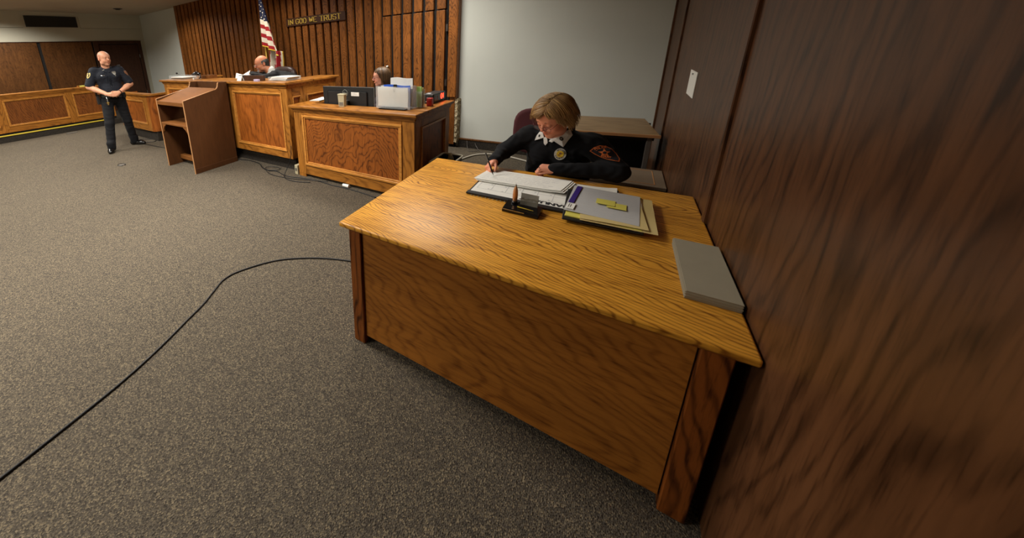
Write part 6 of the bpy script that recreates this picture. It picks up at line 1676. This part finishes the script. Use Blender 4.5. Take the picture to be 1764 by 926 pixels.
# ================================================================== judge
J0 = (-4.50, 4.08, 0.18)
ju = thing('person', 'bald grey-bearded person in a black robe reading behind the tall bench', 'person', J0)
hj = Frame((-4.830, 3.86, 1.430), (-0.34, -0.92, -0.18), (-0.10, -0.18, 1.0), 1.10)
jn = np.array((-4.725, 3.96, 1.285))
jf = Field(); head_prims(jf, hj, jn, jaw=1.15); j_head = jf.build(0.0042)
jl = np.array((0.60, -0.78, 0)); jsL = jn + jl * 0.19 + (0.10, 0.04, -0.060); jsR = jn - jl * 0.19 + (0.02, 0, -0.075)
jeL = np.array((-4.46, 3.66, 1.20)); jeR = np.array((-4.90, 3.98, 1.21)); jwL = np.array((-4.70, 3.52, 1.258)); jwR = np.array((-4.93, 3.66, 1.258))
ja = Field()
hand_prims(ja, jwL, (-1, 0.1, -0.05), (0, 0, -1), (-0.1, 1, 0), (0.3, 0.4, 0.3), (0.7, 0.5, 0.1), 1.0); hand_prims(ja, jwR, (-0.5, -0.9, -0.05), (0, 0, -1), (0.9, -0.4, 0), (0.3, 0.4, 0.3), (0.7, 0.5, 0.1), 1.0)
jb_ = Field(); jb_.ell((-4.52, 4.04, 1.02), (0.13, 0.12, 0.2), None, 0.05); jb_.cone(jsL, jsR, 0.05, 0.05, 0.04); jb_.cone(jn, (-4.56, 4.03, 1.15), 0.06, 0.09, 0.04)
for s_, e_, w_ in ((jsL, jeL, jwL), (jsR, jeR, jwR)): jb_.cone(s_, e_, 0.045, 0.04, 0.03); jb_.cone(e_, w_, 0.036, 0.028, 0.02)
jk = ((-4.72, 3.72, 0.66), (-4.96, 3.90, 0.66)); jh_ = ((-4.42, 4.00, 0.70), (-4.56, 4.22, 0.70)); jak = ((-4.76, 3.74, 0.26), (-4.98, 3.94, 0.26))
for a, b, c in zip(jh_, jk, jak): jb_.cone(a, b, 0.08, 0.056, 0.03); jb_.cone(b, c, 0.054, 0.04, 0.02)
mesh_np('body', [jb_.build(0.012), j_head, ja.build(0.0045)], 'skin_judge', ju, J0, head_tint(hj, 0.25, 0.0, 0.5))
eyes(ju, J0, hj, (0, 1, -0.5)); brows(ju, J0, hj)
glasses(ju, J0, hj, 'steel', 0.012, 0.0009)
jr_ = Field()
jr_.ell((-4.47, 4.06, 1.02), (0.24, 0.20, 0.24), None, 0.05); jr_.ell((-4.42, 4.12, 0.78), (0.26, 0.24, 0.20), None, 0.08)
jr_.cone(jsL, jsR, 0.085, 0.085, 0.06); jr_.cone(jn + (0.10, 0.05, -0.045), (-4.22, 4.00, 1.13), 0.068, 0.12, 0.06); jr_.cone(jn + (0.06, 0.03, -0.085), (-4.48, 4.05, 1.12), 0.085, 0.15, 0.06); jr_.ell((-4.40, 3.98, 1.13), (0.17, 0.14, 0.15), None, 0.06)
jr_.cone(jsL, jeL, 0.085, 0.085, 0.05); jr_.cone(jeL, jwL + (0.04, 0.01, 0.0), 0.07, 0.060, 0.03); jr_.cone(jsR, jeR, 0.08, 0.08, 0.05); jr_.cone(jeR, jwR + (0.01, 0.05, 0), 0.07, 0.06, 0.03)
jr_.cone(jn + (-0.02, -0.02, 0.09), jn + (-0.13, -0.10, -0.07), 0.074, 0.040, 0.006, True)
jrob, JV, JF = mesh_np('robe', [jr_.build(0.009, folds(0.007, 38, 0.9), lo=(-5.2, 3.35, 0.62), hi=(-4.1, 4.4, 1.5))], 'robe', ju, J0)
jg_ = Field(); jg_.cone(jn + (-0.005, -0.005, 0.035), jn + (0.01, 0.01, -0.07), 0.072, 0.095, 0.02); jg_.cone(jn + (-0.05, -0.04, 0.10), jn + (-0.02, -0.012, 0.0), 0.075, 0.056, 0.004, True)
mesh_np('shirt_collar', [jg_.build(0.0055)], 'white_cloth', ju, J0)
bm = BM(); c0 = jn + (-0.075, -0.055, -0.045); tube(bm, [c0, c0 + (-0.012, -0.010, -0.03), c0 + (-0.02, -0.016, -0.10)], [0.014, 0.012, 0.02], 8); shift(bm, J0); part('necktie', bm, plain('grey_blue_tie', rgb(126, 146, 158), 0.6), ju, True)
jw = Field(); jw.ell(hj.p(0, -0.022, 0.020), np.array((0.083, 0.101, 0.074)) * hj.k, hj.R, 0.008); jw.ell(hj.p(0, -0.06, -0.03), np.array((0.062, 0.058, 0.050)) * hj.k, hj.R, 0.02)
jw.ell(hj.p(0, 0.090, 0.0), np.array((0.12, 0.084, 0.15)) * hj.k, hj.R, 0.006, True); jw.ell(hj.p(0, 0.02, 0.105), np.array((0.090, 0.105, 0.066)) * hj.k, hj.R, 0.01, True)
for s in (-1, 1): jw.ell(hj.p(s * 0.09, -0.008, -0.012), np.array((0.014, 0.018, 0.026)) * hj.k, hj.R, 0.004, True)
mesh_np('hair', [jw.build(0.004, folds(0.0012, 300, 0))], 'hair_grey', ju, J0, lambda V: np.full((len(V), 3), 0.35))
jc_ = Field(); jc_.ell(hj.p(0, 0.078, -0.096), np.array((0.028, 0.021, 0.022)) * hj.k, hj.R, 0.01); jc_.cone(hj.p(-0.024, 0.088, -0.048), hj.p(0.024, 0.088, -0.048), 0.006 * hj.k, None, 0.004)
for s in (-1, 1): jc_.cone(hj.p(s * 0.024, 0.084, -0.050), hj.p(s * 0.026, 0.080, -0.090), 0.006 * hj.k, None, 0.006)
mesh_np('beard', [jc_.build(0.0032, folds(0.0008, 400, 1))], 'beard_grey', ju, J0, lambda V: np.full((len(V), 3), 0.5))

# ================================================================== clerk
K0 = (-2.45, 4.12, 0.0)
ck_ = thing('person', 'person with brown bobbed hair and glasses behind the computer monitor', 'person', K0)
hk = Frame((-2.545, 4.02, 1.205), (-0.76, -0.65, -0.06), (0, 0, 1), 1.04)
kn_ = np.array((-2.50, 4.08, 1.04))
kf = Field(); head_prims(kf, hk, kn_, True); k_head = kf.build(0.0042)
kb = Field(); kl = np.array((0.50, -0.86, 0)); ksL = kn_ + kl * 0.17 + (0, 0, -0.06); ksR = kn_ - kl * 0.17 + (0, 0, -0.06)
keL = np.array((-2.38, 3.78, 0.84)); keR = np.array((-2.72, 4.12, 0.82)); kwL = np.array((-2.60, 3.68, 0.83)); kwR = np.array((-2.80, 3.86, 0.83))
def kt(F, g):
    F.ell((-2.47, 4.10, 0.80), (0.14 + g, 0.12 + g, 0.19 + g), None, 0.05); F.ell((-2.45, 4.12, 0.58), (0.15 + g, 0.13 + g, 0.15), None, 0.06)
    F.cone(ksL, ksR, 0.052 + g, 0.052 + g, 0.05)
    for s_, e_, w_ in ((ksL, keL, kwL), (ksR, keR, kwR)): F.cone(s_, e_, 0.044 + g, 0.036 + g, 0.03); F.cone(e_, w_, 0.035 + g, 0.026 + g * 0.8, 0.02)
kt(kb, 0.0)
for x, y in ((-2.56, 3.98), (-2.40, 3.90)): kb.cone((x + 0.1, y + 0.15, 0.52), (x - 0.1, y - 0.1, 0.52), 0.075, 0.055, 0.03); kb.cone((x - 0.1, y - 0.1, 0.50), (x - 0.1, y - 0.1, 0.06), 0.05, 0.036, 0.02)
kh = Field()
for w_ in (kwL, kwR): hand_prims(kh, w_, (-0.8, -0.55, 0), (0, 0, -1), (0.5, -0.8, 0), (0.3, 0.4, 0.2), (0.7, 0.5, 0.1), 0.92)
mesh_np('body', [kb.build(0.012), k_head, kh.build(0.0045)], 'skin_clerk', ck_, K0, head_tint(hk, blush=0.6))
eyes(ck_, K0, hk, (0, 1, -0.2)); brows(ck_, K0, hk); glasses(ck_, K0, hk, 'dark_frame', 0.0, 0.0014)
kc = Field(); kt(kc, 0.022); kc.cone(kn_ + (0, 0, -0.03), kn_ + (0, 0, -0.08), 0.075, 0.10, 0.04); kc.cone(kn_ + (0, 0, 0.06), kn_ + (-0.05, -0.04, -0.06), 0.064, 0.03, 0.005, True)
mesh_np('blouse', [kc.build(0.009, folds(0.005, 45, 2.2), lo=(-2.9, 3.6, 0.5), hi=(-2.1, 4.4, 1.15))], 'clerk_top', ck_, K0)
kk = Field(); kk.ell(hk.p(0, -0.020, 0.036), np.array((0.086, 0.102, 0.092)) * hk.k, hk.R, 0.01); kk.ell(hk.p(0, -0.05, -0.05), np.array((0.086, 0.070, 0.095)) * hk.k, hk.R, 0.04)
kk.ell(hk.p(0, 0.090, -0.040), np.array((0.072, 0.078, 0.095)) * hk.k, hk.R, 0.012, True)
mesh_np('hair', [kk.build(0.005)], 'hair_brown', ck_, K0, lambda V: np.full((len(V), 3), 0.12))
def k_rad(th, a, t, jr):
    ca, sa = math.cos(a), math.sin(a); st_, ct = math.sin(min(th, PI / 2)), math.cos(th)
    x, y, z = 0.098 * st_ * sa, 0.112 * st_ * ca, 0.100 * ct
    if th > PI / 2:
        e = th - PI / 2; z = -0.15 * e; f = 1.0 + 0.10 * math.sin(e * 1.6) - 0.03 * e; x *= f; y *= f
    return (x * (1 + jr * 7), y * (1 + jr * 7), z)
def k_th1(a, rg):
    b = abs(a); return (1.16 if b < 0.6 else (1.16 + (b - 0.6) * 1.2 if b < 1.25 else 2.45)) + rg.uniform(-0.2, 0.12)
strands('hair_locks', ck_, K0, hk, 'hair_brown', 700, lambda a, rg: 0.05 + rg.random() ** 2 * 0.8, k_th1, w_az, k_rad, r=0.0030, jit=0.006, seg=10, drift=lambda a, rg: 0.25 * (1 if a > 0 else -1) * math.exp(-abs(a)) + rg.uniform(-0.08, 0.08), seed=9)
